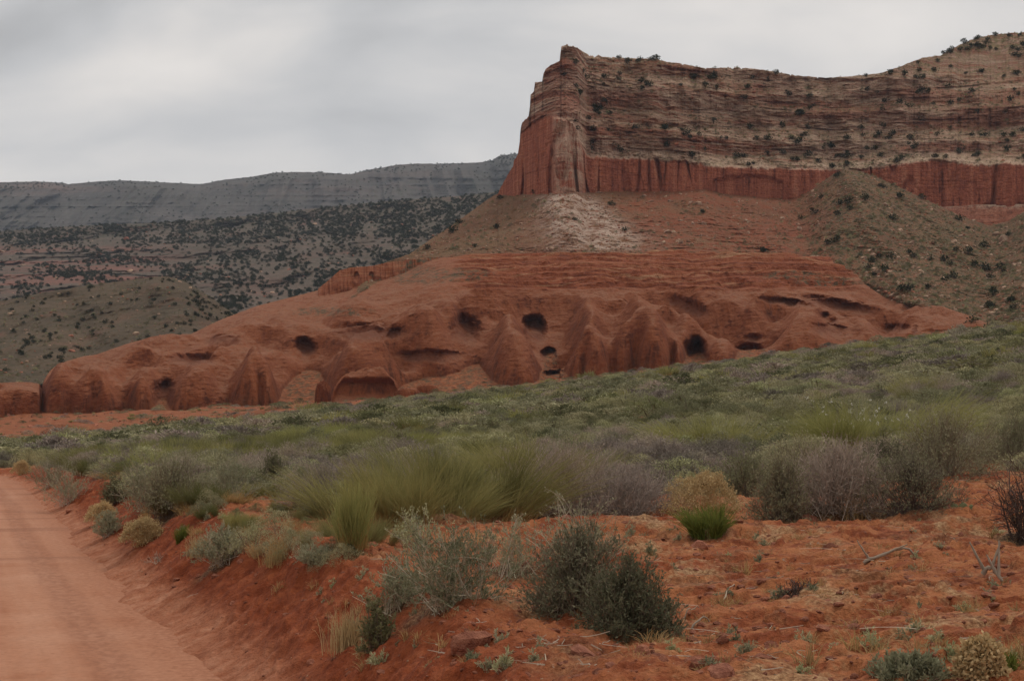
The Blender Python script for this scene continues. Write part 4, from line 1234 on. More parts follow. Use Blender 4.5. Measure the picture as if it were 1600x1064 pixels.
def winterfat(rng, R=.5, H=.7, n=34, lv=22, leaf=.028, stemw=.009):
    """open shrub of long pale arching stems with leaves in small clusters along them"""
    mb = MB()
    d = hemi(rng, n, 18, 85)
    tip = d * np.array([R, R, H]) * (.6 + .5 * rng.rand(n, 1))
    b = rng.normal(size=(n, 3)) * np.array([.10 * R * 2, .10 * R * 2, 0])
    b[:, 2] = -.02
    p1 = (b + tip) / 2 + rng.normal(size=(n, 3)) * .07 * R
    ribbons(mb, b, p1, tip, stemw, stemw * .4, 5, rng, mat=1)
    k = np.repeat(np.arange(n), 5)
    t = (.3 + .65 * rng.rand(len(k)))[:, None]
    q0 = (1 - t) ** 2 * b[k] + 2 * t * (1 - t) * p1[k] + t * t * tip[k]
    dn = unit(unit(tip[k] - b[k]) + rng.normal(size=(len(k), 3)) * .6 + np.array([0, 0, .3]))
    q2 = q0 + dn * (R * (.12 + .28 * rng.rand(len(k))))[:, None]
    q1 = (q0 + q2) / 2 + rng.normal(size=q0.shape) * .02
    ribbons(mb, q0, q1, q2, stemw * .55, stemw * .25, 3, rng, mat=1)
    j = np.repeat(np.arange(len(k)), lv)
    tt = (.2 + .85 * rng.rand(len(j)) ** .8)[:, None]
    lp = (1 - tt) ** 2 * q0[j] + 2 * tt * (1 - tt) * q1[j] + tt * tt * q2[j] + rng.normal(size=(len(j), 3)) * .008
    ld = unit(rng.normal(size=(len(j), 3)) * .7 + dn[j] + np.array([0, 0, .4]))
    L = leaf * (.6 + .8 * rng.rand(len(j)))
    leafs(mb, lp, ld, L, L * .3, rng)
    return mb


def deadshrub(rng, R=.5, H=.8, n=26, stemw=.014):
    mb = MB()
    p0 = rng.normal(size=(n, 3)) * np.array([.05, .05, 0])
    p0[:, 2] = -.02
    d = hemi(rng, n, 12, 85)
    p2 = p0 + d * np.array([R, R, H]) * (.5 + .4 * rng.rand(n, 1))
    for lev in range(4):
        p1 = (p0 + p2) / 2 + rng.normal(size=p0.shape) * np.linalg.norm(p2 - p0, axis=1, keepdims=True) * .16
        ribbons(mb, p0, p1, p2, stemw, stemw * .6, 3, rng)
        m = 4
        k = np.repeat(np.arange(len(p0)), m)
        t = (.4 + .6 * rng.rand(len(k)))[:, None]
        a = (1 - t) ** 2 * p0[k] + 2 * t * (1 - t) * p1[k] + t * t * p2[k]
        ln = np.linalg.norm(p2 - p0, axis=1)[k][:, None] * (.35 + .3 * rng.rand(len(k), 1))
        dn = unit(unit(p2 - p0)[k] + rng.normal(size=(len(k), 3)) * .65)
        p0, p2 = a, a + dn * ln
        stemw *= .58
        if lev == 2: break
    return mb


def juniper_mb(rng, n=620, R=.5, H=.9):
    """small squat juniper: lobed crown of leaf clumps over a short twisted trunk"""
    mb = MB()
    lobes = rng.randint(5, 9)
    lc = hemi(rng, lobes, 0, 80) * np.array([R * .6, R * .6, H * .52]) + np.array([0, 0, H * .26])
    lr = R * (.42 + .26 * rng.rand(lobes))
    i = rng.randint(lobes, size=n)
    dd = unit(rng.normal(size=(n, 3)))
    ps = lc[i] + dd * (lr[i] * (.45 + .6 * rng.rand(n)))[:, None]
    ps[:, 2] = np.maximum(ps[:, 2], .03)
    L = .15 * (.6 + .8 * rng.rand(n))
    leafs(mb, ps, unit(dd + rng.normal(size=(n, 3)) * .6 + np.array([0, 0, .3])), L, L * .75, rng, np.clip(rng.rand(lobes)[i] * .5 + rng.rand(n) * .5, 0, 1))
    m = 5
    b = rng.normal(size=(m, 3)) * .02
    b[:, 2] = -.1
    tip = lc[rng.randint(lobes, size=m)]
    for _ in range(2):
        ribbons(mb, b, (b + tip) / 2 + rng.normal(size=(m, 3)) * .05, tip, .07, .03, 3, rng, mat=1)
    return mb


PROTO = {}


def proto(kind, fn, k, mats, **kw):
    out = []
    for i in range(k):
        rng = RS(hash_s(kind) + 31 * i)
        kk = dict(kw)
        if fn in (sage, mound): kk['seed'] = i + hash_s(kind) % 17
        out.append(fn(rng, **kk).mesh(kind, mats))
    PROTO[kind] = out


def hash_s(s):
    h = 7
    for ch in s: h = (h * 31 + ord(ch)) % 100003
    return h


# far plants (seen at 25 px or less), then middle-distance ones
proto('sagebrush_far', mound, 4, [M['sage'], M['bark']], n=620, leaf=.072, lw=.45, sprig=120)
proto('darkbrush_far', mound, 3, [M['olive'], M['bark']], n=620, leaf=.07, lw=.45, sprig=120)
proto('blackbrush_far', mound, 3, [M['purple'], M['purple']], n=620, leaf=.10, lw=.2, sprig=220)
proto('jointfir_far', broom, 3, [M['joint']], n=260, w=.026, segs=2)
proto('dry_grass_far', broom, 2, [M['straw']], n=140, w=.024, segs=2, H=.6)
proto('sagebrush_mid', mound, 4, [M['sage'], M['bark']], n=3600, leaf=.034, lw=.34, sprig=500)
proto('darkbrush_mid', mound, 3, [M['olive'], M['bark']], n=3600, leaf=.034, lw=.34, sprig=400)
proto('blackbrush_mid', sage, 3, [M['purple'], M['purple']], n=240, sub=14, lv=1, leaf=.04, lw=.2, stemw=.007, low=-2)
proto('jointfir_mid', broom, 4, [M['joint']], n=2200, w=.0065, segs=3, clumps=16, base_r=.8)
proto('dry_grass_mid', broom, 2, [M['straw']], n=320, w=.010, segs=3, H=.6)
proto('juniper', juniper_mb, 5, [M['juniper'], M['bark']])
proto('juniper_far', juniper_mb, 4, [M['juniper'], M['bark']], n=190)


def boulder_mesh(name, rng, mat, sub=2):
    import bmesh
    bm = bmesh.new()
    bmesh.ops.create_icosphere(bm, subdivisions=sub, radius=.5)
    co = np.array([v.co[:] for v in bm.verts])
    f = np.array([[v.index for v in fc.verts] for fc in bm.faces])
    bm.free()
    s = rng.rand() * 50
    # faceted block: cut the ball by a few planes, then roughen
    for _ in range(9):
        nrm = unit(rng.normal(size=3))
        lim = .26 + .14 * rng.rand()
        dd = co @ nrm
        co = co - np.clip(dd - lim, 0, None)[:, None] * nrm
    co = co * (1 + .10 * fbm(co[:, 0] * 3 + s, co[:, 1] * 3, co[:, 2] * 3, 3))[:, None] * np.array([1.15, .95, .8])
    return mesh_np(name, co, f, smooth=False, mats=[mat])


PROTO['boulder'] = [boulder_mesh('boulder', RS(300 + i), M['boulder']) for i in range(5)]
PROTO['red_boulder'] = [boulder_mesh('boulder', RS(340 + i), M['redrock']) for i in range(3)]
PROTO['stone'] = [boulder_mesh('stone', RS(380 + i), M['stone'], 1) for i in range(4)]


def scatter_stuff(name, kinds, pts, scl, rz, idx):
    """one object that carries a mass of plants or stones nobody could count"""
    pc = bpy.data.collections.new(name + '_kinds')
    for i, me in enumerate(kinds):
        pc.objects.link(bpy.data.objects.new('%s_%02d' % (name, i), me))
    me = bpy.data.meshes.new(name)
    n = len(pts)
    me.vertices.add(n)
    me.vertices.foreach_set('co', np.ascontiguousarray(pts, np.float32).ravel())
    for an, ty, av in (('scl', 'FLOAT_VECTOR', scl), ('rz', 'FLOAT', rz), ('idx', 'INT', idx)):
        a = me.attributes.new(an, ty, 'POINT')
        a.data.foreach_set('vector' if ty == 'FLOAT_VECTOR' else 'value', np.ascontiguousarray(av, np.int32 if ty == 'INT' else np.float32).ravel())
    o = tag(link(name, me), kind='stuff')
    g = bpy.data.node_groups.new(name, 'GeometryNodeTree')
    g.interface.new_socket('Geometry', in_out='INPUT', socket_type='NodeSocketGeometry')
    g.interface.new_socket('Geometry', in_out='OUTPUT', socket_type='NodeSocketGeometry')
    N = g.nodes.new
    gi, go = N('NodeGroupInput'), N('NodeGroupOutput')
    ci = N('GeometryNodeCollectionInfo')
    ci.inputs['Collection'].default_value = pc
    ci.inputs['Separate Children'].default_value = True
    ci.inputs['Reset Children'].default_value = True
    iop = N('GeometryNodeInstanceOnPoints')
    iop.inputs['Pick Instance'].default_value = True

    def na(nm, ty):
        x = N('GeometryNodeInputNamedAttribute')
        x.data_type = ty
        x.inputs['Name'].default_value = nm
        return x.outputs['Attribute']
    cx_ = N('ShaderNodeCombineXYZ')
    L = g.links.new
    L(na('rz', 'FLOAT'), cx_.inputs['Z'])
    e2r = N('FunctionNodeEulerToRotation')
    L(cx_.outputs[0], e2r.inputs[0])
    L(gi.outputs[0], iop.inputs['Points'])
    L(ci.outputs[0], iop.inputs['Instance'])
    L(na('idx', 'INT'), iop.inputs['Instance Index'])
    L(e2r.outputs[0], iop.inputs['Rotation'])
    L(na('scl', 'FLOAT_VECTOR'), iop.inputs['Scale'])
    L(iop.outputs[0], go.inputs[0])
    md = o.modifiers.new('scatter', 'NODES')
    md.node_group = g
    return o


def put(name, me, p, scl, rz, label, cat, group=None, tilt=(0, 0)):
    o = link(name, me, None, p)
    o.scale = scl if hasattr(scl, '__len__') else (scl, scl, scl)
    o.rotation_euler = (tilt[0], tilt[1], rz)
    tag(o, label, cat, group)
    return o
# ------------------------------------------------------------------ the sage plain
def plain():
    rng = RS(5)
    N = 25000
    px = rng.uniform(-380, 2080, N)
    d = np.concatenate([15 + (432 - 15) * rng.rand(N - 3000), 16 + 34 * rng.rand(3000)])
    x = (px - CX) / FPX * d
    z, s, _, D, _a = ground_parts(x, d, False)
    lim = cv(px, [(-200, 205), (0, 215), (300, 245), (500, 285), (650, 322), (900, 350), (1300, 372), (1700, 395)]) + 14 * fbm(x / 12, d / 12, 5, 2)
    keep = (s > 1.5)
    keep &= ~((d > lim) & (rng.rand(N) < .80))
    patch = fbm(x / 10, d / 10, 0, 3)
    keep &= (rng.rand(N) < np.clip(.95 + .9 * patch, .45, 1))
    # bare red flat in the foreground; the shrub belt starts behind it
    near_lim = cv(px, [(-200, 20), (100, 20), (200, 20), (330, 23), (420, 24), (480, 22), (540, 18), (700, 19.5), (850, 20.5), (1000, 21.5), (1150, 21.5), (1180, 20.5), (1450, 20.5), (1500, 25), (1560, 26), (1600, 22), (1800, 22)]) + 1.2 * fbm(x / 2.5, d / 2.5, 61, 2)
    keep &= d > near_lim
    x, d, z, px, patch, lim = (a[keep] for a in (x, d, z, px, patch, lim))
    n = len(x)
    # which kind grows where: drifts of each
    a = fbm(x / 16, d / 22, 31, 3) + .35 * rng.normal(size=n) * .5
    b = fbm(x / 13, d / 18, 47, 3) + .35 * rng.normal(size=n) * .5
    kind = np.full(n, 'sagebrush', dtype=object)
    kind[a > .30] = 'jointfir'
    kind[b > .22] = 'blackbrush'
    kind[(b < -.17)] = 'darkbrush'
    kind[rng.rand(n) < .018] = 'dry_grass'
    hh = np.where(kind == 'jointfir', .95, np.where(kind == 'dry_grass', .6, .8))
    size = np.exp(rng.normal(size=n) * .36)
    wid = (.85 + .45 * rng.rand(n)) * size
    wid = np.where(d > 60, wid * np.interp(d, [60, 110, 250], [1.35, 1.75, 1.95]), wid)
    hgt_k = np.interp(d, [60, 120, 250], [1.0, 1.2, 1.3])
    wid = np.where(d > lim, wid * .75, wid)
    hgt = hgt_k * hh * size * (.7 + .35 * rng.rand(n)) * np.where(d > lim, .7, 1.0)
    near_k = np.interp(d, [17, 30, 60, 110], [.52, .60, .8, 1.0])
    hgt, wid = np.minimum(hgt * near_k, .5 + d / 90), wid * (.45 + .55 * near_k)
    wid = np.where(kind == 'jointfir', np.minimum(wid, hgt * np.interp(d, [20, 60, 120], [1.05, 1.4, 2.5])), wid)
    scl = np.stack([wid * 1.1, wid * 1.1, hgt], -1)
    rz = rng.rand(n) * 6.28
    apparent = np.maximum(wid, hgt) / d
    P_ = np.stack([x, d, z - .02], -1)
    words_ = dict(
        sagebrush=('grey-green sagebrush, one of the rounded bushes covering the plain', 'bush', 'sagebrush covering the plain'),
        jointfir=('yellow-green broom-like bush of upright stems, one of those scattered through the sage plain', 'bush', 'broom-like bushes of the plain'),
        blackbrush=('purple-grey twiggy bush, one of those in drifts among the green sage', 'bush', 'purple-grey bushes of the plain'),
        darkbrush=('dark olive low bush, one of those between the paler sage', 'bush', 'dark olive bushes of the plain'),
        dry_grass=('straw-yellow dry grass clump, one of the few dotted across the sage plain', 'grass clump', 'straw clumps of the plain'))
    nm = dict(sagebrush='sagebrush', jointfir='ephedra_bush', blackbrush='blackbrush', darkbrush='olive_bush', dry_grass='dry_grass_clump')
    for k in ('sagebrush', 'jointfir', 'blackbrush', 'darkbrush', 'dry_grass'):
        m = np.nonzero(kind == k)[0]
        m = m[np.argsort(-apparent[m])]
        vis = (px[m] > -20) & (px[m] < 1620)
        first = m[vis][:290 if k != 'jointfir' else 280]
        for i in first:
            near = d[i] < 75
            pr = PROTO[k + ('_mid' if near else '_far')]
            put(nm[k], pr[i % len(pr)], P_[i], scl[i], rz[i], *words_[k])
        rest = np.setdiff1d(m, first)
        if len(rest):
            mid, far = PROTO[k + '_mid'], PROTO[k + '_far']
            kinds = list(mid) + list(far)
            idx = np.where(d[rest] < 60, rest % len(mid), len(mid) + rest % len(far))
            scatter_stuff(dict(sagebrush='distant_sage_cover', jointfir='distant_ephedra_cover', blackbrush='distant_blackbrush_cover', darkbrush='distant_olive_cover', dry_grass='distant_straw_cover')[k],
                          kinds, P_[rest], scl[rest], rz[rest], idx)


plain()


# ------------------------------------------------------------------ junipers and boulders on the slopes
def on_surface(name, rng, n, weight):
    s = SURF[name]
    PXG = np.broadcast_to(s['px'][None], s['PY'].shape)
    w_ = weight(PXG, s['PY'], s)
    # even spread over the picture of the slope, whatever the row spacing
    cell = np.abs(np.gradient(s['PY'], axis=0)) * np.gradient(s['px'])[None]
    w_ = (w_ * cell).ravel()
    w_ = np.clip(w_, 0, None)
    i = rng.choice(w_.size, size=n, replace=False, p=w_ / w_.sum())
    return s['p'].reshape(-1, 3)[i]


def fill_slopes():
    rng = RS(77)
    inview = lambda p: (np.abs(p[:, 0] / p[:, 1]) < .38)
    cl = lambda PX, PY, sc_=30, seed=0: np.clip(.45 + 1.3 * fbm(PX / sc_, PY / (sc_ * .6), seed, 3), .02, 3)
    mesa = on_surface('mesa', rng, 420, lambda X, Y, s: s['upper'] * (.25 + s['ledge']) * sstep(X, 850, 960) * cl(X, Y, 40, 3) * (1 + 3 * s['hill']) * sstep(X, 1620, 1600))
    tal = on_surface('talus_slope', rng, 150, lambda X, Y, s: (.12 + .75 * sstep(X, 1230, 1330) + .3 * sstep(X, 800, 720) + .5 * sstep(Y, 322, 308)) * cl(X, Y, 30, 5) * sstep(X, 1610, 1595))
    slick = on_surface('slickrock_dome', rng, 90, lambda X, Y, s: 1.0 * s['rub'] * sstep(Y, 545, 560) * (X > 240) * (X < 1220) + .5 * np.exp(-((X - 950) / 200) ** 2 - ((Y - 428) / 10) ** 2) + .2 * np.exp(-((X - 860) / 18) ** 2 - ((Y - 562) / 8) ** 2))
    def trees(pts, lo, hi, label, group, squash=1.0, name='juniper_tree'):
        for i, p in enumerate(pts):
            h = rng.uniform(lo, hi) * rng.choice([.6, .85, 1, 1.35])
            pr = PROTO['juniper']
            if name == 'hollow_shrub': pr = PROTO['darkbrush_far']
        put(name, pr[i % len(pr)], (p[0], p[1], p[2] - .14 * h), (h * 1.25, h * 1.25, h * squash), rng.rand() * 6.28, label, 'juniper' if name == 'juniper_tree' else 'bush', group)
    trees(mesa[:215], 1.8, 3.3, 'dark green juniper, one of many dotting the ledges of the red mesa', 'junipers on the mesa ledges')
    trees(tal[:80], 1.2, 2.6, 'small dark juniper, one of those scattered on the rubble slopes below the cliff', 'junipers on the rubble slopes')
    trees(slick, .7, 1.7, 'low dark shrub, one of those rooted in hollows of the slickrock', 'shrubs in the slickrock hollows', .8, 'hollow_shrub')
    rest = np.concatenate([mesa[215:], tal[80:]])
    hill = on_surface('juniper_slope', rng, 10500, lambda X, Y, s: np.clip(.25 + 1.5 * fbm(X / 55, Y / 26, 8, 4) + .45 * sstep(Y, 395, 350), .03, 2) * sstep(Y, 560, 470) * sstep(Y, 290, 318))
    foot = on_surface('foothill', rng, 900, lambda X, Y, s: np.clip(.1 + fbm(X / 30, Y / 20, 9, 3), .02, 1) + sstep(X, 280, 330))
    ridge = on_surface('far_ridge', rng, 1500, lambda X, Y, s: (.3 + 2.5 * sstep(Y, cv(X, [(0, 300), (400, 288), (800, 262)]), cv(X, [(0, 288), (400, 276), (800, 248)]))) * cl(X, Y, 40, 12))
    pts = np.concatenate([rest, hill, foot, ridge])
    sc_ = np.concatenate([rng.uniform(2, 3.6, len(rest)), rng.uniform(1.7, 3.9, len(hill)), rng.uniform(1.2, 2.4, len(foot)), rng.uniform(3.0, 5.5, len(ridge))])
    far = PROTO['juniper_far']
    scatter_stuff('distant_juniper_cover', far, pts - np.stack([0 * sc_, 0 * sc_, .16 * sc_], -1), np.stack([sc_ * 1.3, sc_ * 1.3, sc_], -1), rng.rand(len(pts)) * 6.28, np.arange(len(pts)) % len(far))
    # boulders
    b = on_surface('talus_slope', rng, 4500, lambda X, Y, s: (.35 + .9 * np.exp(-((X - (885 + (Y - 310) * .7)) / 70) ** 2) + .5 * sstep(X, 1200, 1320)) * cl(X, Y, 26, 21) + .15)
    bs = np.exp(rng.normal(size=len(b)) * .5) * .8
    o_ = np.argsort(-bs)
    vis = o_[np.abs(b[o_, 0] / b[o_, 1]) < .365]
    first = vis[:270]
    for i in first:
        pr = PROTO['boulder']
        put('boulder', pr[i % 5], b[i], bs[i], rng.rand() * 6.28, 'tan fallen boulder, one of many littering the rubble slopes under the mesa', 'boulder', 'boulders on the rubble slopes', (rng.rand() * .8, rng.rand() * .8))
    rest = np.setdiff1d(np.arange(len(b)), first)
    fb = on_surface('foothill', rng, 500, lambda X, Y, s: cl(X, Y, 24, 31))
    hb = on_surface('juniper_slope', rng, 500, lambda X, Y, s: cl(X, Y, 40, 33) * sstep(Y, 300, 330))
    ub = on_surface('mesa', rng, 700, lambda X, Y, s: s['upper'] * (.2 + s['ledge']) * sstep(X, 860, 900))
    pts = np.concatenate([b[rest], fb, hb, ub])
    ss_ = np.concatenate([bs[rest], np.exp(rng.normal(size=500) * .5) * .9, np.exp(rng.normal(size=500) * .5) * 2.6, np.exp(rng.normal(size=700) * .5) * .7])
    kinds = PROTO['boulder'] + PROTO['red_boulder']
    scatter_stuff('slope_rubble', kinds, pts, np.stack([ss_, ss_, ss_ * .9], -1), rng.rand(len(pts)) * 6.28, rng.choice(8, len(pts)))
    # low scrub speckling every slope
    sc1 = on_surface('talus_slope', rng, 6500, lambda X, Y, s: (.30 + 1.3 * sstep(X, 1190, 1320) + .3 * sstep(X, 820, 740)) * cl(X, Y, 22, 51))
    sc2 = on_surface('mesa', rng, 3400, lambda X, Y, s: s['upper'] * (.1 + s['ledge']) * sstep(X, 870, 930) * cl(X, Y, 30, 52))
    sc3 = on_surface('foothill', rng, 3000, lambda X, Y, s: cl(X, Y, 22, 53))
    pts = np.concatenate([sc1, sc2, sc3])
    ss_ = np.exp(rng.normal(size=len(pts)) * .4) * .8
    kinds = PROTO['darkbrush_far'] + PROTO['sagebrush_far'][:2]
    scatter_stuff('slope_scrub', kinds, pts - np.array([0, 0, .05]), np.stack([ss_ * 1.2, ss_ * 1.2, ss_ * .8], -1), rng.rand(len(pts)) * 6.28, rng.choice(5, len(pts)))
    # loose stones on the red dirt at the foot of the slickrock
    n = 900
    px = rng.uniform(-60, 1600, n)
    d = rng.uniform(300, 418, n)
    x = (px - CX) / FPX * d
    z, s, _, _, _ = ground_parts(x, d, False)
    scatter_stuff('foot_rubble', PROTO['red_boulder'], np.stack([x, d, z], -1), np.repeat((np.exp(rng.normal(size=n) * .5) * .5)[:, None], 3, 1), rng.rand(n) * 6.28, rng.choice(3, n))


fill_slopes()


# ------------------------------------------------------------------ outcrops of slickrock at the edge of the plain
def outcrop(name, px, py, wpx, hpx, d, label, seed, overhang=False, flat=1.0):
    rng = RS(seed)
    W_, H_ = wpx / FPX * d, hpx / FPX * d
    u = np.linspace(0, 2 * math.pi, 96, endpoint=False)
    r = np.linspace(0, 1, 40)
    U, R_ = np.meshgrid(u, r)
    rr = R_ * (1 + .18 * fbm(np.cos(U) * 1.4 + seed, np.sin(U) * 1.4, 0, 3))
    X = rr * np.cos(U) * W_ / 2
    Y = rr * np.sin(U) * W_ / 2 * .8
    Z = H_ * (1 - R_ ** (3.2 * flat)) ** .6 * (1 + .42 * fbm(X / W_ * 3 + seed, Y / W_ * 3, 0, 4))
    Z += .10 * H_ * fbm(X / W_ * 12, Y / W_ * 14, seed, 3) * (R_ < .97)
    if overhang:                                    # hollowed front face
        fr = sstep(-np.sin(U), .1, .7) * sstep(R_, .45, .7)
        m = fr * sstep(Z, H_ * .78, H_ * .6) * sstep(Z, H_ * .02, H_ * .2)
        Y = Y + m * W_ * .22
    Z = Z - .3
    f = []
    nC, nR = 96, 40
    i = np.arange(nR * nC).reshape(nR, nC)
    j = np.roll(i, -1, 1)
    F = np.stack([i[:-1], i[1:], j[1:], j[:-1]], -1).reshape(-1, 4)
    x = (px - CX) / FPX * d
    z = float(gz(x, d)[0])
    me = mesh_np(name, np.stack([X, Y, Z], -1).reshape(-1, 3), F, dict(alcove_shade=np.zeros(X.size), bench=np.zeros(X.size), veg=np.zeros(X.size)), mats=[M['slick']])
    o = link(name, me, None, (x, d, z))
    return tag(o, label, 'rock outcrop')


outcrop('rock_outcrop', 574, 633, 112, 50, 392, 'domed red rock outcrop with a hollowed front, below the slickrock at the plain\'s edge', 3, True)
outcrop('rock_outcrop', 668, 617, 42, 17, 398, 'small rounded red rock hump beside the hollowed outcrop', 4)
outcrop('rock_outcrop', 636, 622, 40, 13, 392, 'low orange hump squeezed between the hollowed outcrop and a rounder hump', 5)
outcrop('rock_outcrop', 400, 655, 84, 12, 300, 'long flat orange rock slab in red dirt below the tall fluted domes', 6, flat=.8)
outcrop('rock_outcrop', 105, 682, 92, 20, 262, 'flat pale-red rock slab among scrub, lowest and farthest toward the road', 7, flat=.8)
outcrop('rock_outcrop', 505, 628, 26, 34, 402, 'short upright red rock knob at the foot of the whaleback dome', 8)


# ------------------------------------------------------------------ the plants, sticks and stones close to the road
def add_plant(name, label, cat, px, py, wpx, hpx, kind, seed, group=None, yaw=None, **kw):
    """px, py: where the plant meets the ground in the photo; wpx, hpx: its spread and height there"""
    x, d, z = ground_at(px, py)
    W_, H_ = wpx / FPX * d, hpx / FPX * d
    rng = RS(seed)
    root = bpy.data.objects.new(name, None)
    C.objects.link(root)
    root.location = (x, d, z)
    tag(root, label, cat, group)
    parts = kind(rng, W_, H_, **kw)
    for pn_, mb, mats in parts:
        me = mb.mesh(pn_, mats)
        ob = link(pn_, me, root)
        if pn_ == 'seed_tufts': ob['kind'] = 'stuff'
    return root


def split(mb, mats):
    """a plant's own two parts: foliage (slot 0) and stems (slot 1)"""
    out = []
    mm = np.concatenate(mb.m)
    v = np.concatenate(mb.v).reshape(-1, 4, 3)
    t = np.concatenate(mb.t).reshape(-1, 4)
    o = np.concatenate(mb.o).reshape(-1, 4)
    for k, nme in ((0, 'foliage'), (1, 'stems')):
        s = mm == k
        if not s.any(): continue
        b = MB()
        b.quads(v[s], t[s][:, 0], o[s][:, 0], 0)
        out.append((nme, b, [mats[k]]))
    return out


def k_sage(mat, bark='bark', n=150, sub=7, lv=6, leaf=.026, stemw=.007, upright=.5, lw=.35, low=2):
    def f(rng, W_, H_):
        m = W_ / 1.0
        mb = sage(rng, W_ * .5, H_ * .95, n=n, sub=sub, lv=lv, leaf=leaf, stemw=stemw, upright=upright, seed=rng.randint(99), lw=lw, low=low)
        return split(mb, [M[mat], M[bark]])
    return f


def k_broom(mat='joint', n=1500, w=.006, clumps=9, fan=1.0, base_r=.55, oldlen=.28, flecks=0):
    def f(rng, W_, H_):
        mb = broom(rng, W_ * .5, H_ * 1.05, n=n, w=w, clumps=clumps, fan=fan, base_r=base_r, oldlen=oldlen)
        out = [('stems', mb, [M[mat]])]
        if flecks:
            fb = MB()
            p_ = rng.normal(size=(flecks, 3)) * np.array([W_ * .22, W_ * .22, H_ * .12]) + np.array([0, 0, H_ * .68])
            j = np.repeat(np.arange(flecks), 5)
            leafs(fb, p_[j] + rng.normal(size=(len(j), 3)) * .012, unit(rng.normal(size=(len(j), 3)) + np.array([0, 0, 1])), .035, .022, rng)
            out.append(('seed_tufts', fb, [M['fluff']]))
        return out
    return f


def k_tuft(mat='straw', n=150, w=.005):
    def f(rng, W_, H_):
        return [('blades', tuft(rng, W_ * .5, H_ * 1.1, n=n, w=w), [M[mat]])]
    return f


def k_winter(n=44, lv=20, leaf=.026, mat='pale'):
    def f(rng, W_, H_):
        return split(winterfat(rng, W_ * .52, H_, n=n, lv=lv, leaf=leaf), [M[mat], M['palebark']])
    return f


def k_dead(n=24, stemw=.014, mat='dead'):
    def f(rng, W_, H_):
        return [('branches', deadshrub(rng, W_ * .5, H_, n=n, stemw=stemw), [M[mat]])]
    return f


def k_flower(rng, W_, H_):
    mb = sage(rng, W_ * .5, H_ * .9, n=120, sub=5, lv=2, leaf=.02, stemw=.006, upright=.8, low=25)
    out = split(mb, [M['tan'], M['straw']])
    hb = MB()
    n = 900
    d = hemi(rng, n, 8, 90)
    ps = d * np.array([W_ * .48, W_ * .48, H_ * .95]) * (.85 + .18 * rng.rand(n, 1)) * lump(d, 3)[:, None]
    j = np.repeat(np.arange(n), 9)
    pp = ps[j] + rng.normal(size=(len(j), 3)) * .018
    leafs(hb, pp, unit(rng.normal(size=(len(j), 3)) + d[j]), .022, .015, rng)
    return out + [('flower_heads', hb, [M['tan']])]


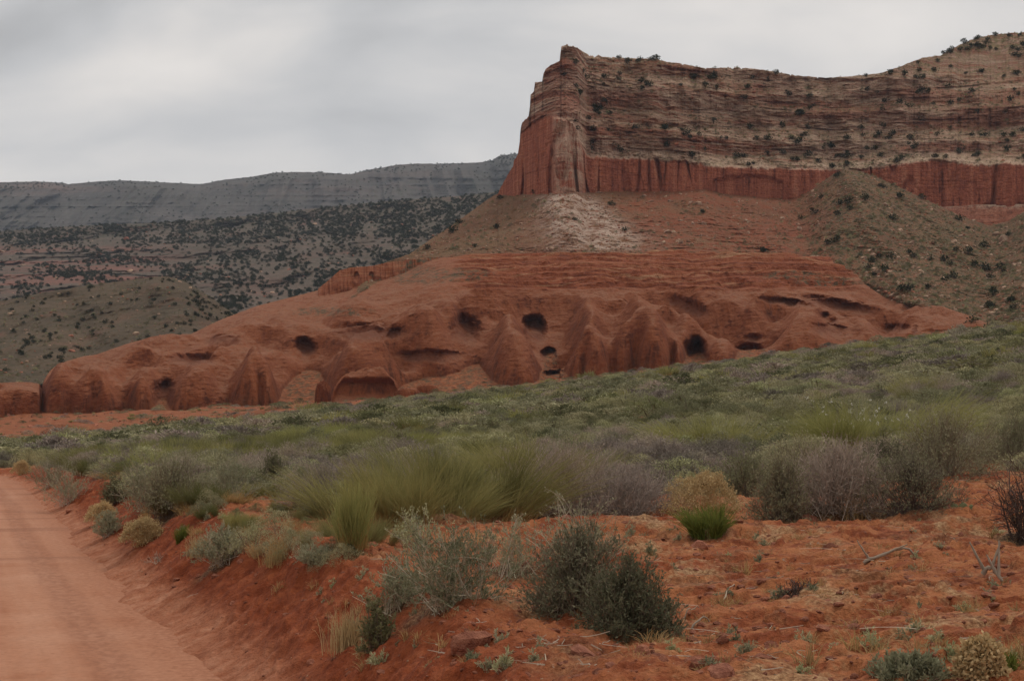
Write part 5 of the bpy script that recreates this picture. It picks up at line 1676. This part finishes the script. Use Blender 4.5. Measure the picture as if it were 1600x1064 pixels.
BIG = [
    # name, label, category, px, py, w, h, kind
    ('saltbush', 'round dense grey-green bush with a dark heart, lowest of the paired bushes', 'bush', 985, 1006, 165, 128, k_sage('salt', n=260, sub=9, lv=8, leaf=.022, stemw=.006)),
    ('saltbush', 'taller dark bush topped by pale stems, just behind the round dense bush', 'bush', 905, 968, 175, 150, k_sage('salt', n=240, sub=9, lv=7, leaf=.024, stemw=.006)),
    ('winterfat', 'tangle of bleached stems rising above the twin dark saltbushes', 'bush', 905, 915, 210, 130, k_winter(n=50, lv=10)),
    ('winterfat', 'wide pale green straggly bush with whitish stems on the crest of the road bank', 'bush', 715, 962, 250, 150, k_winter(n=80, lv=18)),
    ('winterfat', 'pale sage-green straggly bush spilling over the bank beside a small dark green clump', 'bush', 625, 955, 150, 80, k_winter(n=46, lv=20)),
    ('winterfat', 'thin pale bush with open stems in front of the great yellow-green broom mass', 'bush', 655, 868, 120, 66, k_winter(n=34, lv=16)),
    ('winterfat', 'thin whitish-stemmed bush reaching over bare red soil behind the widest pale bush', 'bush', 800, 905, 120, 92, k_winter(n=30, lv=14)),
    ('olive_bush', 'small dark green clump clinging to the eroded road bank', 'bush', 588, 1022, 58, 84, k_sage('olive', n=90, sub=7, lv=7, leaf=.022)),
    ('dry_grass_tuft', 'rust-tan dry tuft on the bank beside the small dark green clump', 'grass tuft', 546, 1018, 66, 78, k_tuft('tan', 420)),
    ('ephedra_bush', 'long yellow-green broom mass, the largest of its kind by the bare red bank', 'bush', 640, 822, 230, 112, k_broom(n=5200, w=.0048, clumps=16, base_r=.75)),
    ('ephedra_bush', 'golden-based broom clump at the low end of the great yellow-green mass', 'bush', 553, 872, 92, 112, k_broom(n=1800, w=.0048, clumps=5, oldlen=.5)),
    ('ephedra_bush', 'yellow-green broom bush joining the great mass to the purple-grey thicket', 'bush', 735, 805, 170, 112, k_broom(n=3400, w=.0048, clumps=10, base_r=.7)),
    ('ephedra_bush', 'tall yellow-green broom bush rising behind the purple-grey thicket', 'bush', 850, 762, 190, 82, k_broom(n=3000, w=.005, clumps=10, base_r=.75)),
    ('blackbrush', 'broad purple-grey twiggy thicket behind the bleached stems', 'bush', 880, 806, 250, 103, k_sage('purple', 'purple', n=300, sub=10, lv=2, stemw=.010, low=2, leaf=.03)),
    ('blackbrush', 'second purple-grey thicket, lower, between the broad one and the straw-coloured bush', 'bush', 985, 812, 187, 77, k_sage('purple', 'purple', n=220, sub=9, lv=2, stemw=.010, low=2, leaf=.03)),
    ('rabbitbrush', 'straw-coloured dry bush with rounded seed heads', 'bush', 1100, 812, 130, 70, k_flower),
    ('broom_bush', 'small vivid green bush in front of the straw-coloured dry bush', 'bush', 1110, 843, 80, 52, k_broom('green', n=900, clumps=5, fan=1.3, base_r=.35, oldlen=.05, w=.007)),
    ('saltbush', 'dark grey-green bush immediately beside the straw-coloured dry bush', 'bush', 1218, 822, 120, 105, k_sage('salt', n=190, sub=8, lv=5, leaf=.03)),
    ('blackbrush', 'dark purplish bush at the centre of the shrub row bordering the bare red flat', 'bush', 1310, 808, 212, 120, k_sage('purple', 'purple', n=290, sub=10, lv=2, stemw=.010, leaf=.03)),
    ('saltbush', 'dark green bush ending the shrub row, a dark gap under its branches', 'bush', 1425, 806, 162, 108, k_sage('salt', 'dead', n=200, sub=8, lv=4, leaf=.03)),
    ('dry_grass_tuft', 'orange-brown dry grass standing against the dark purplish bush', 'grass tuft', 1335, 815, 70, 60, k_tuft('straw', 130)),
    ('saltbush', 'blue-grey bush tucked between the vivid green bush and the shrub row', 'bush', 1165, 785, 125, 77, k_sage('salt', n=170, sub=8, lv=5, leaf=.032)),
    ('saltbush', 'broad grey-green bush showing above the middle of the shrub row', 'bush', 1255, 760, 187, 69, k_sage('sage', n=190, sub=8, lv=5, leaf=.034)),
    ('saltbush', 'dusky grey bush behind the dark-gapped bush at the end of the row', 'bush', 1385, 752, 162, 62, k_sage('salt', n=180, sub=8, lv=5, leaf=.034)),
    ('blackbrush', 'low dusky bush behind the straw-coloured dry bush', 'bush', 1060, 765, 150, 54, k_sage('purple', 'purple', n=200, sub=9, lv=1, stemw=.007)),
    ('ephedra_bush', 'great dome of deep yellow-green stems with white seed flecks beyond the shrub row', 'bush', 1335, 712, 210, 92, k_broom(n=3000, clumps=14, base_r=.75, w=.008, flecks=46)),
    ('ephedra_bush', 'wide low yellow-green broom bush before the deep green dome', 'bush', 1120, 712, 190, 62, k_broom(n=2200, clumps=12, base_r=.8, w=.008)),
    ('sagebrush', 'tall grey-green bush with wiry tips, beside the deep green dome', 'bush', 1480, 752, 175, 120, k_sage('sage', n=210, sub=8, lv=5, leaf=.036)),
    ('sagebrush', 'grey-green bush at the frame\'s edge above the bare dead twigs', 'bush', 1585, 735, 137, 84, k_sage('sage', n=180, sub=8, lv=5, leaf=.034)),
    ('dead_shrub', 'bare dark tangle of dead twigs at the edge of the red flat', 'dead bush', 1598, 850, 130, 130, k_dead(n=44)),
    ('winterfat', 'small pale green sprig near the dead tangle of twigs', 'bush', 1530, 748, 44, 34, k_winter(n=20, lv=14)),
    # along the road bank
    ('sagebrush', 'large silvery bush, tallest beside the road bend', 'bush', 228, 798, 112, 79, k_winter(n=70, lv=26)),
    ('sagebrush', 'large rounded grey-green bush next to the tall silvery one by the road', 'bush', 268, 812, 137, 85, k_sage('sage', n=210, sub=8, lv=5, leaf=.036)),
    ('sagebrush', 'pale grey bush with wispy tips between two darker bushes above the road bank', 'bush', 358, 788, 112, 70, k_winter(n=60, lv=24)),
    ('olive_bush', 'dark green leafy bush between the wispy grey bush and the purple-grey one', 'bush', 428, 774, 82, 59, k_sage('olive', n=150, sub=8, lv=5, leaf=.036)),
    ('blackbrush', 'purple-grey low bush with brown tips at the start of the yellow-green broom mass', 'bush', 505, 802, 140, 71, k_sage('purple', 'purple', n=260, sub=10, lv=1, stemw=.007)),
    ('winterfat', 'blue-green low bush with tan seed heads sitting on the bank crest', 'bush', 352, 882, 120, 56, k_winter(n=80, lv=26)),
    ('dry_grass_tuft', 'tan tuft on the near side of the blue-green bank-crest bush', 'grass tuft', 312, 872, 46, 46, k_tuft('tan', 300)),
    ('winterfat', 'blue-grey bush low on the bank behind the tan-topped clump', 'bush', 172, 840, 62, 40, k_winter(n=60, lv=26)),
    ('rabbitbrush', 'tan-topped rounded clump halfway along the bank', 'bush', 224, 852, 74, 40, k_flower),
    ('broom_bush', 'small bright green tuft between the tan-topped clump and the blue-green bush', 'bush', 281, 852, 34, 28, k_broom('green', n=420, clumps=3, fan=1.2, base_r=.4, oldlen=.0)),
    ('rabbitbrush', 'tan flowering clump farther up the bank, by dark green bushes', 'bush', 160, 818, 54, 32, k_flower),
    ('olive_bush', 'dark olive bush between the large rounded bush and the road', 'bush', 180, 790, 52, 42, k_sage('olive', n=140, sub=7, lv=5, leaf=.036)),
    ('sagebrush', 'grey-green bush on the bank, nearest the far bend of the road', 'bush', 105, 792, 105, 59, k_winter(n=60, lv=24)),
    ('sagebrush', 'pale bush over the inside of the road bend', 'bush', 78, 762, 87, 46, k_winter(n=60, lv=24)),
    ('rabbitbrush', 'yellowish clump at the top of the road where the bank crosses it', 'bush', 34, 742, 34, 22, k_flower),
    ('dry_grass_tuft', 'tan grass tuft beside an upright green tuft on the bank crest', 'grass tuft', 432, 884, 56, 44, k_tuft('straw', 190)),
    ('ephedra_bush', 'small upright dull green tuft alone on red soil', 'bush', 481, 866, 28, 42, k_broom(n=300, clumps=3, fan=.7)),
    ('winterfat', 'flattened grey-green mat on the bank below the upright green tuft', 'bush', 500, 890, 84, 30, k_winter(n=50, lv=18)),
    ('dead_shrub', 'grey dead sprawl slipping down the bank under the blue-green bush', 'dead bush', 250, 884, 70, 20, k_dead(n=18, mat='wood', stemw=.008)),
    ('dead_shrub', 'low blackened dead clump alone on the bare red flat', 'dead bush', 1253, 940, 60, 34, k_dead(n=40)),
    ('dry_grass_tuft', 'yellow dry clump cut by the lower corner of the scene', 'grass tuft', 1532, 1075, 64, 62, k_flower),
    ('broom_bush', 'bright green sprig behind the yellow dry clump in the lower corner', 'bush', 1568, 1058, 44, 34, k_broom('green', n=260, clumps=3, fan=1.2, base_r=.4, oldlen=0)),
    ('winterfat', 'blue-green low bush half cut off by the bottom edge', 'bush', 1420, 1082, 120, 48, k_winter(n=60, lv=26)),
]
for i, (nm_, lb, ct_, px_, py_, w_, h_, kd) in enumerate(BIG):
    add_plant(nm_, lb, ct_, px_, py_, w_, h_, kd, 900 + i * 7)


def bank_crest():
    rng = RS(23)
    n = 0
    for k in range(400):
        px, py = rng.uniform(60, 560), rng.uniform(765, 900)
        x, d, z = ground_at(px, py)
        s = float(ground_parts(np.array([x]), np.array([d]), False)[1][0])
        if not (.75 < s < 4.5): continue
        n += 1
        w_ = rng.uniform(.28, .6)
        kd = rng.choice(['sagebrush_mid', 'sagebrush_mid', 'jointfir_mid', 'dry_grass_mid', 'dry_grass_mid', 'darkbrush_mid'])
        pr = PROTO[kd]
        nm, lb, ct, gp = dict(sagebrush_mid=('sagebrush', 'knee-high grey-green bush, one of those lining the crest of the road bank', 'bush', 'small grey-green bushes on the bank crest'),
                              jointfir_mid=('ephedra_bush', 'little yellow-green broom bush, one of those along the crest of the road bank', 'bush', 'small broom bushes on the bank crest'),
                              dry_grass_mid=('dry_grass_tuft', 'dry straw tuft, one of those along the crest of the road bank', 'grass tuft', 'straw tufts on the bank crest'),
                              darkbrush_mid=('olive_bush', 'small olive bush, one of those along the crest of the road bank', 'bush', 'small olive bushes on the bank crest'))[kd]
        put(nm, pr[n % len(pr)], (x, d, z - .01), (w_, w_, w_ * rng.uniform(.6, .85)), rng.rand() * 6.28, lb, ct, gp)
        if n >= 74: break


bank_crest()


def small_things():
    rng = RS(15)
    # dry tufts and seedlings dotted over the bare flat
    tf = [tuft(RS(40 + i), .5, .5, n=46, w=.018, segs=3).mesh('blades', [M['straw']]) for i in range(4)]
    sd = [winterfat(RS(60 + i), .5, .5, n=12, lv=8, leaf=.10, stemw=.02).mesh('leaves', [M['pale'], M['palebark']]) for i in range(4)]
    n = 0
    k = 0
    while n < 420 and k < 6000:
        k += 1
        px, py = rng.uniform(200, 1640), rng.uniform(800, 1064)
        x, d, z = ground_at(px, py)
        _, s, _, _, _ = ground_parts(np.array([x]), np.array([d]), False)
        if s[0] < .55 or rng.rand() > .25 + 1.4 * max(0, float(fbm(x / 1.4, d / 1.4, 4, 2))): continue
        if rng.rand() < .62:
            put('grass_tuft', tf[n % 4], (x, d, z), rng.uniform(.10, .34), rng.rand() * 6.28, 'small straw tuft, one of those dotted over the bare red soil', 'grass tuft', 'straw tufts on the red flat')
        else:
            put('seedling', sd[n % 4], (x, d, z), rng.uniform(.07, .22), rng.rand() * 6.28, 'tiny grey-green seedling, one of those sprouting from the bare red soil', 'seedling', 'seedlings on the red flat')
        n += 1
    # litter of twigs, pebbles and clods
    N = 9500
    d = np.exp(rng.uniform(math.log(5.5), math.log(34), N))
    px = rng.uniform(-60, 1680, N)
    x = (px - CX) / FPX * d
    z, s, _, _, _ = ground_parts(x, d, True)
    kp = (s > .05) & ((s > .9) | (rng.rand(N) < .5))
    x, d, z = x[kp], d[kp], z[kp]
    n = len(x)
    tw = []
    for i in range(5):
        mb = MB()
        r2 = RS(120 + i)
        m = 5
        a = r2.normal(size=(m, 3)) * np.array([.25, .25, 0]) + np.array([0, 0, .05])
        b = a + r2.normal(size=(m, 3)) * np.array([.7, .7, .06])
        b[:, 2] = np.abs(b[:, 2]) + .03
        ribbons(mb, a, (a + b) / 2 + r2.normal(size=(m, 3)) * .1, b, .055, .03, 3, r2)
        tw.append(mb.mesh('twig', [M['wood']]))
    kinds = PROTO['red_boulder'] + PROTO['stone'] + tw
    idx = np.where(rng.rand(n) < .66, rng.choice(3, n), np.where(rng.rand(n) < .68, 3 + rng.choice(4, n), 7 + rng.choice(5, n)))
    sc_ = np.where(idx < 3, np.exp(rng.normal(size=n) * .6) * .03, np.where(idx < 7, np.exp(rng.normal(size=n) * .4) * .013, rng.uniform(.04, .13, n)))
    scatter_stuff('ground_litter', kinds, np.stack([x, d, z - .004], -1), np.repeat(sc_[:, None], 3, 1), rng.rand(n) * 6.28, idx)


small_things()


def tube(pts, r0, r1, name, mat, parent=None, sides=7):
    pts = np.array(pts, float)
    n = len(pts)
    tg = unit(np.gradient(pts, axis=0))
    ref = np.array([0.13, .2, 1.0])
    s1 = unit(np.cross(tg, ref))
    s2 = np.cross(tg, s1)
    rad = np.linspace(r0, r1, n)[:, None, None] * (1 + .15 * np.sin(np.arange(n) * 2.1))[:, None, None]
    a = np.linspace(0, 2 * math.pi, sides, endpoint=False)
    V = pts[:, None] + rad * (np.cos(a)[None, :, None] * s1[:, None] + np.sin(a)[None, :, None] * s2[:, None])
    i = np.arange(n * sides).reshape(n, sides)
    j = np.roll(i, -1, 1)
    F = np.stack([i[:-1], j[:-1], j[1:], i[1:]], -1).reshape(-1, 4)
    t = RS(3).rand(n * sides)
    return mesh_np(name, V.reshape(-1, 3), F, dict(tint=t, old=0 * t), mats=[mat])


def stick(name, label, cat, px, py, px2, py2, r, mat, seed, lift=.03, forks=()):
    """a fallen branch lying between two points of the ground"""
    rng = RS(seed)
    a, b = np.array(ground_at(px, py)), np.array(ground_at(px2, py2))
    t = np.linspace(0, 1, 12)[:, None]
    pts = a + (b - a) * t
    L = np.linalg.norm(b - a)
    pts = pts + L * .04 * np.stack([fbm(t[:, 0] * 3, seed, 0, 2), fbm(t[:, 0] * 3, seed, 5, 2), 0 * t[:, 0]], -1)
    pts[:, 2] = ground_parts(pts[:, 0], pts[:, 1], True)[0] + r + lift * np.sin(t[:, 0] * 3.1) * .8
    root = bpy.data.objects.new(name, None)
    C.objects.link(root)
    root.location = pts[0]
    tag(root, label, cat)
    pts = pts - pts[0]
    link('stem', tube(pts, r, r * .55, 'stem', M[mat]), root)
    for (tt, dx, dy, dz_) in forks:
        p0 = pts[int(tt * 11)]
        p2 = p0 + np.array([dx, dy, dz_])
        u = np.linspace(0, 1, 7)[:, None]
        q = p0 + (p2 - p0) * u + L * .03 * np.stack([fbm(u[:, 0] * 4, seed + 3, 0, 2)] * 3, -1)
        link('side_branch', tube(q, r * .7, r * .3, 'side_branch', M[mat]), root)
    return root


stick('fallen_branch', 'straight bleached stick lying on red soil beside the round dense bush', 'stick', 1081, 1000, 1113, 986, .007, 'wood', 1)
stick('fallen_branch', 'thin curved whitish stick on the bare flat below the vivid green bush', 'stick', 1122, 962, 1152, 928, .006, 'wood', 2)
stick('fallen_branch', 'crooked grey-brown branch with an upright fork in the middle of the red flat', 'stick', 1350, 888, 1436, 872, .016, 'wood', 3, .05, ((.1, -.10, 0, .16), (.55, .1, -.05, .05)))
stick('fallen_branch', 'pale twisted dead branch standing in loops near the dead tangle of twigs', 'dead branch', 1536, 922, 1566, 922, .018, 'wood', 4, .10, ((.1, -.10, .02, .20), (.5, .06, .0, .17), (.9, .02, .05, .24), (.7, -.06, 0, .12)))
stick('fallen_branch', 'thin pale stick leaning out of the bank near the winterfat', 'stick', 1068, 976, 1094, 968, .005, 'wood', 5)


def chip():
    x, d, z = ground_at(692, 990)
    put('stone_slab', boulder_mesh('stone_slab', RS(9), M['stone'], 3), (x, d, z + .03), (.07, .05, .13), .4, 'tan flake of stone stuck upright in the bank beneath the widest pale bush', 'stone', None, (.3, .5))
    # prickly pear
    x, d, z = ground_at(1505, 804)
    root = bpy.data.objects.new('prickly_pear', None)
    C.objects.link(root)
    root.location = (x, d, z)
    tag(root, 'small prickly pear with flat oval pads beside the end of the shrub row', 'cactus')
    r2 = RS(4)
    for k, (ox, oz, s, yaw) in enumerate(((0, .05, .13, .2), (-.10, .05, .11, -.4), (.09, .045, .10, .6), (-.19, .04, .09, .1))):
        u, v = np.meshgrid(np.linspace(0, 2 * math.pi, 20), np.linspace(-math.pi / 2, math.pi / 2, 12))
        V = np.stack([np.cos(v) * np.cos(u) * s * .5, np.cos(v) * np.sin(u) * .022, np.sin(v) * s * .58 * (1 + .1 * np.sin(v))], -1)
        c_, s_ = math.cos(yaw), math.sin(yaw)
        V = np.stack([V[..., 0] * c_ - V[..., 1] * s_ + ox, V[..., 0] * s_ + V[..., 1] * c_, V[..., 2] + oz], -1)
        t = r2.rand(V.shape[0] * V.shape[1])
        link('pad', mesh_np('pad', V.reshape(-1, 3), grid_faces(12, 20), dict(tint=t, old=0 * t), mats=[M['cactus']]), root)


chip()


# ------------------------------------------------------------------ air
def haze():
    x, y0, y1, z0, z1 = 5400, -5400, 5400, -60, 1100
    V = np.array([(sx, yy, zz) for sx in (-x, x) for yy in (y0, y1) for zz in (z0, z1)], float)
    F = np.array([(0, 1, 3, 2), (4, 6, 7, 5), (0, 4, 5, 1), (2, 3, 7, 6), (0, 2, 6, 4), (1, 5, 7, 3)])
    m, t = mat_new('thin_air_haze')
    vol = t.n('ShaderNodeVolumePrincipled', {'Color': (.70, .82, 1.0, 1), 'Density': 0.00005, 'Anisotropy': 0.0})
    t.n('ShaderNodeOutputMaterial', {'Volume': vol.outputs[0]})
    o = link('haze', mesh_np('haze', V, F, smooth=False, mats=[m]))
    tag(o, kind='stuff')


haze()
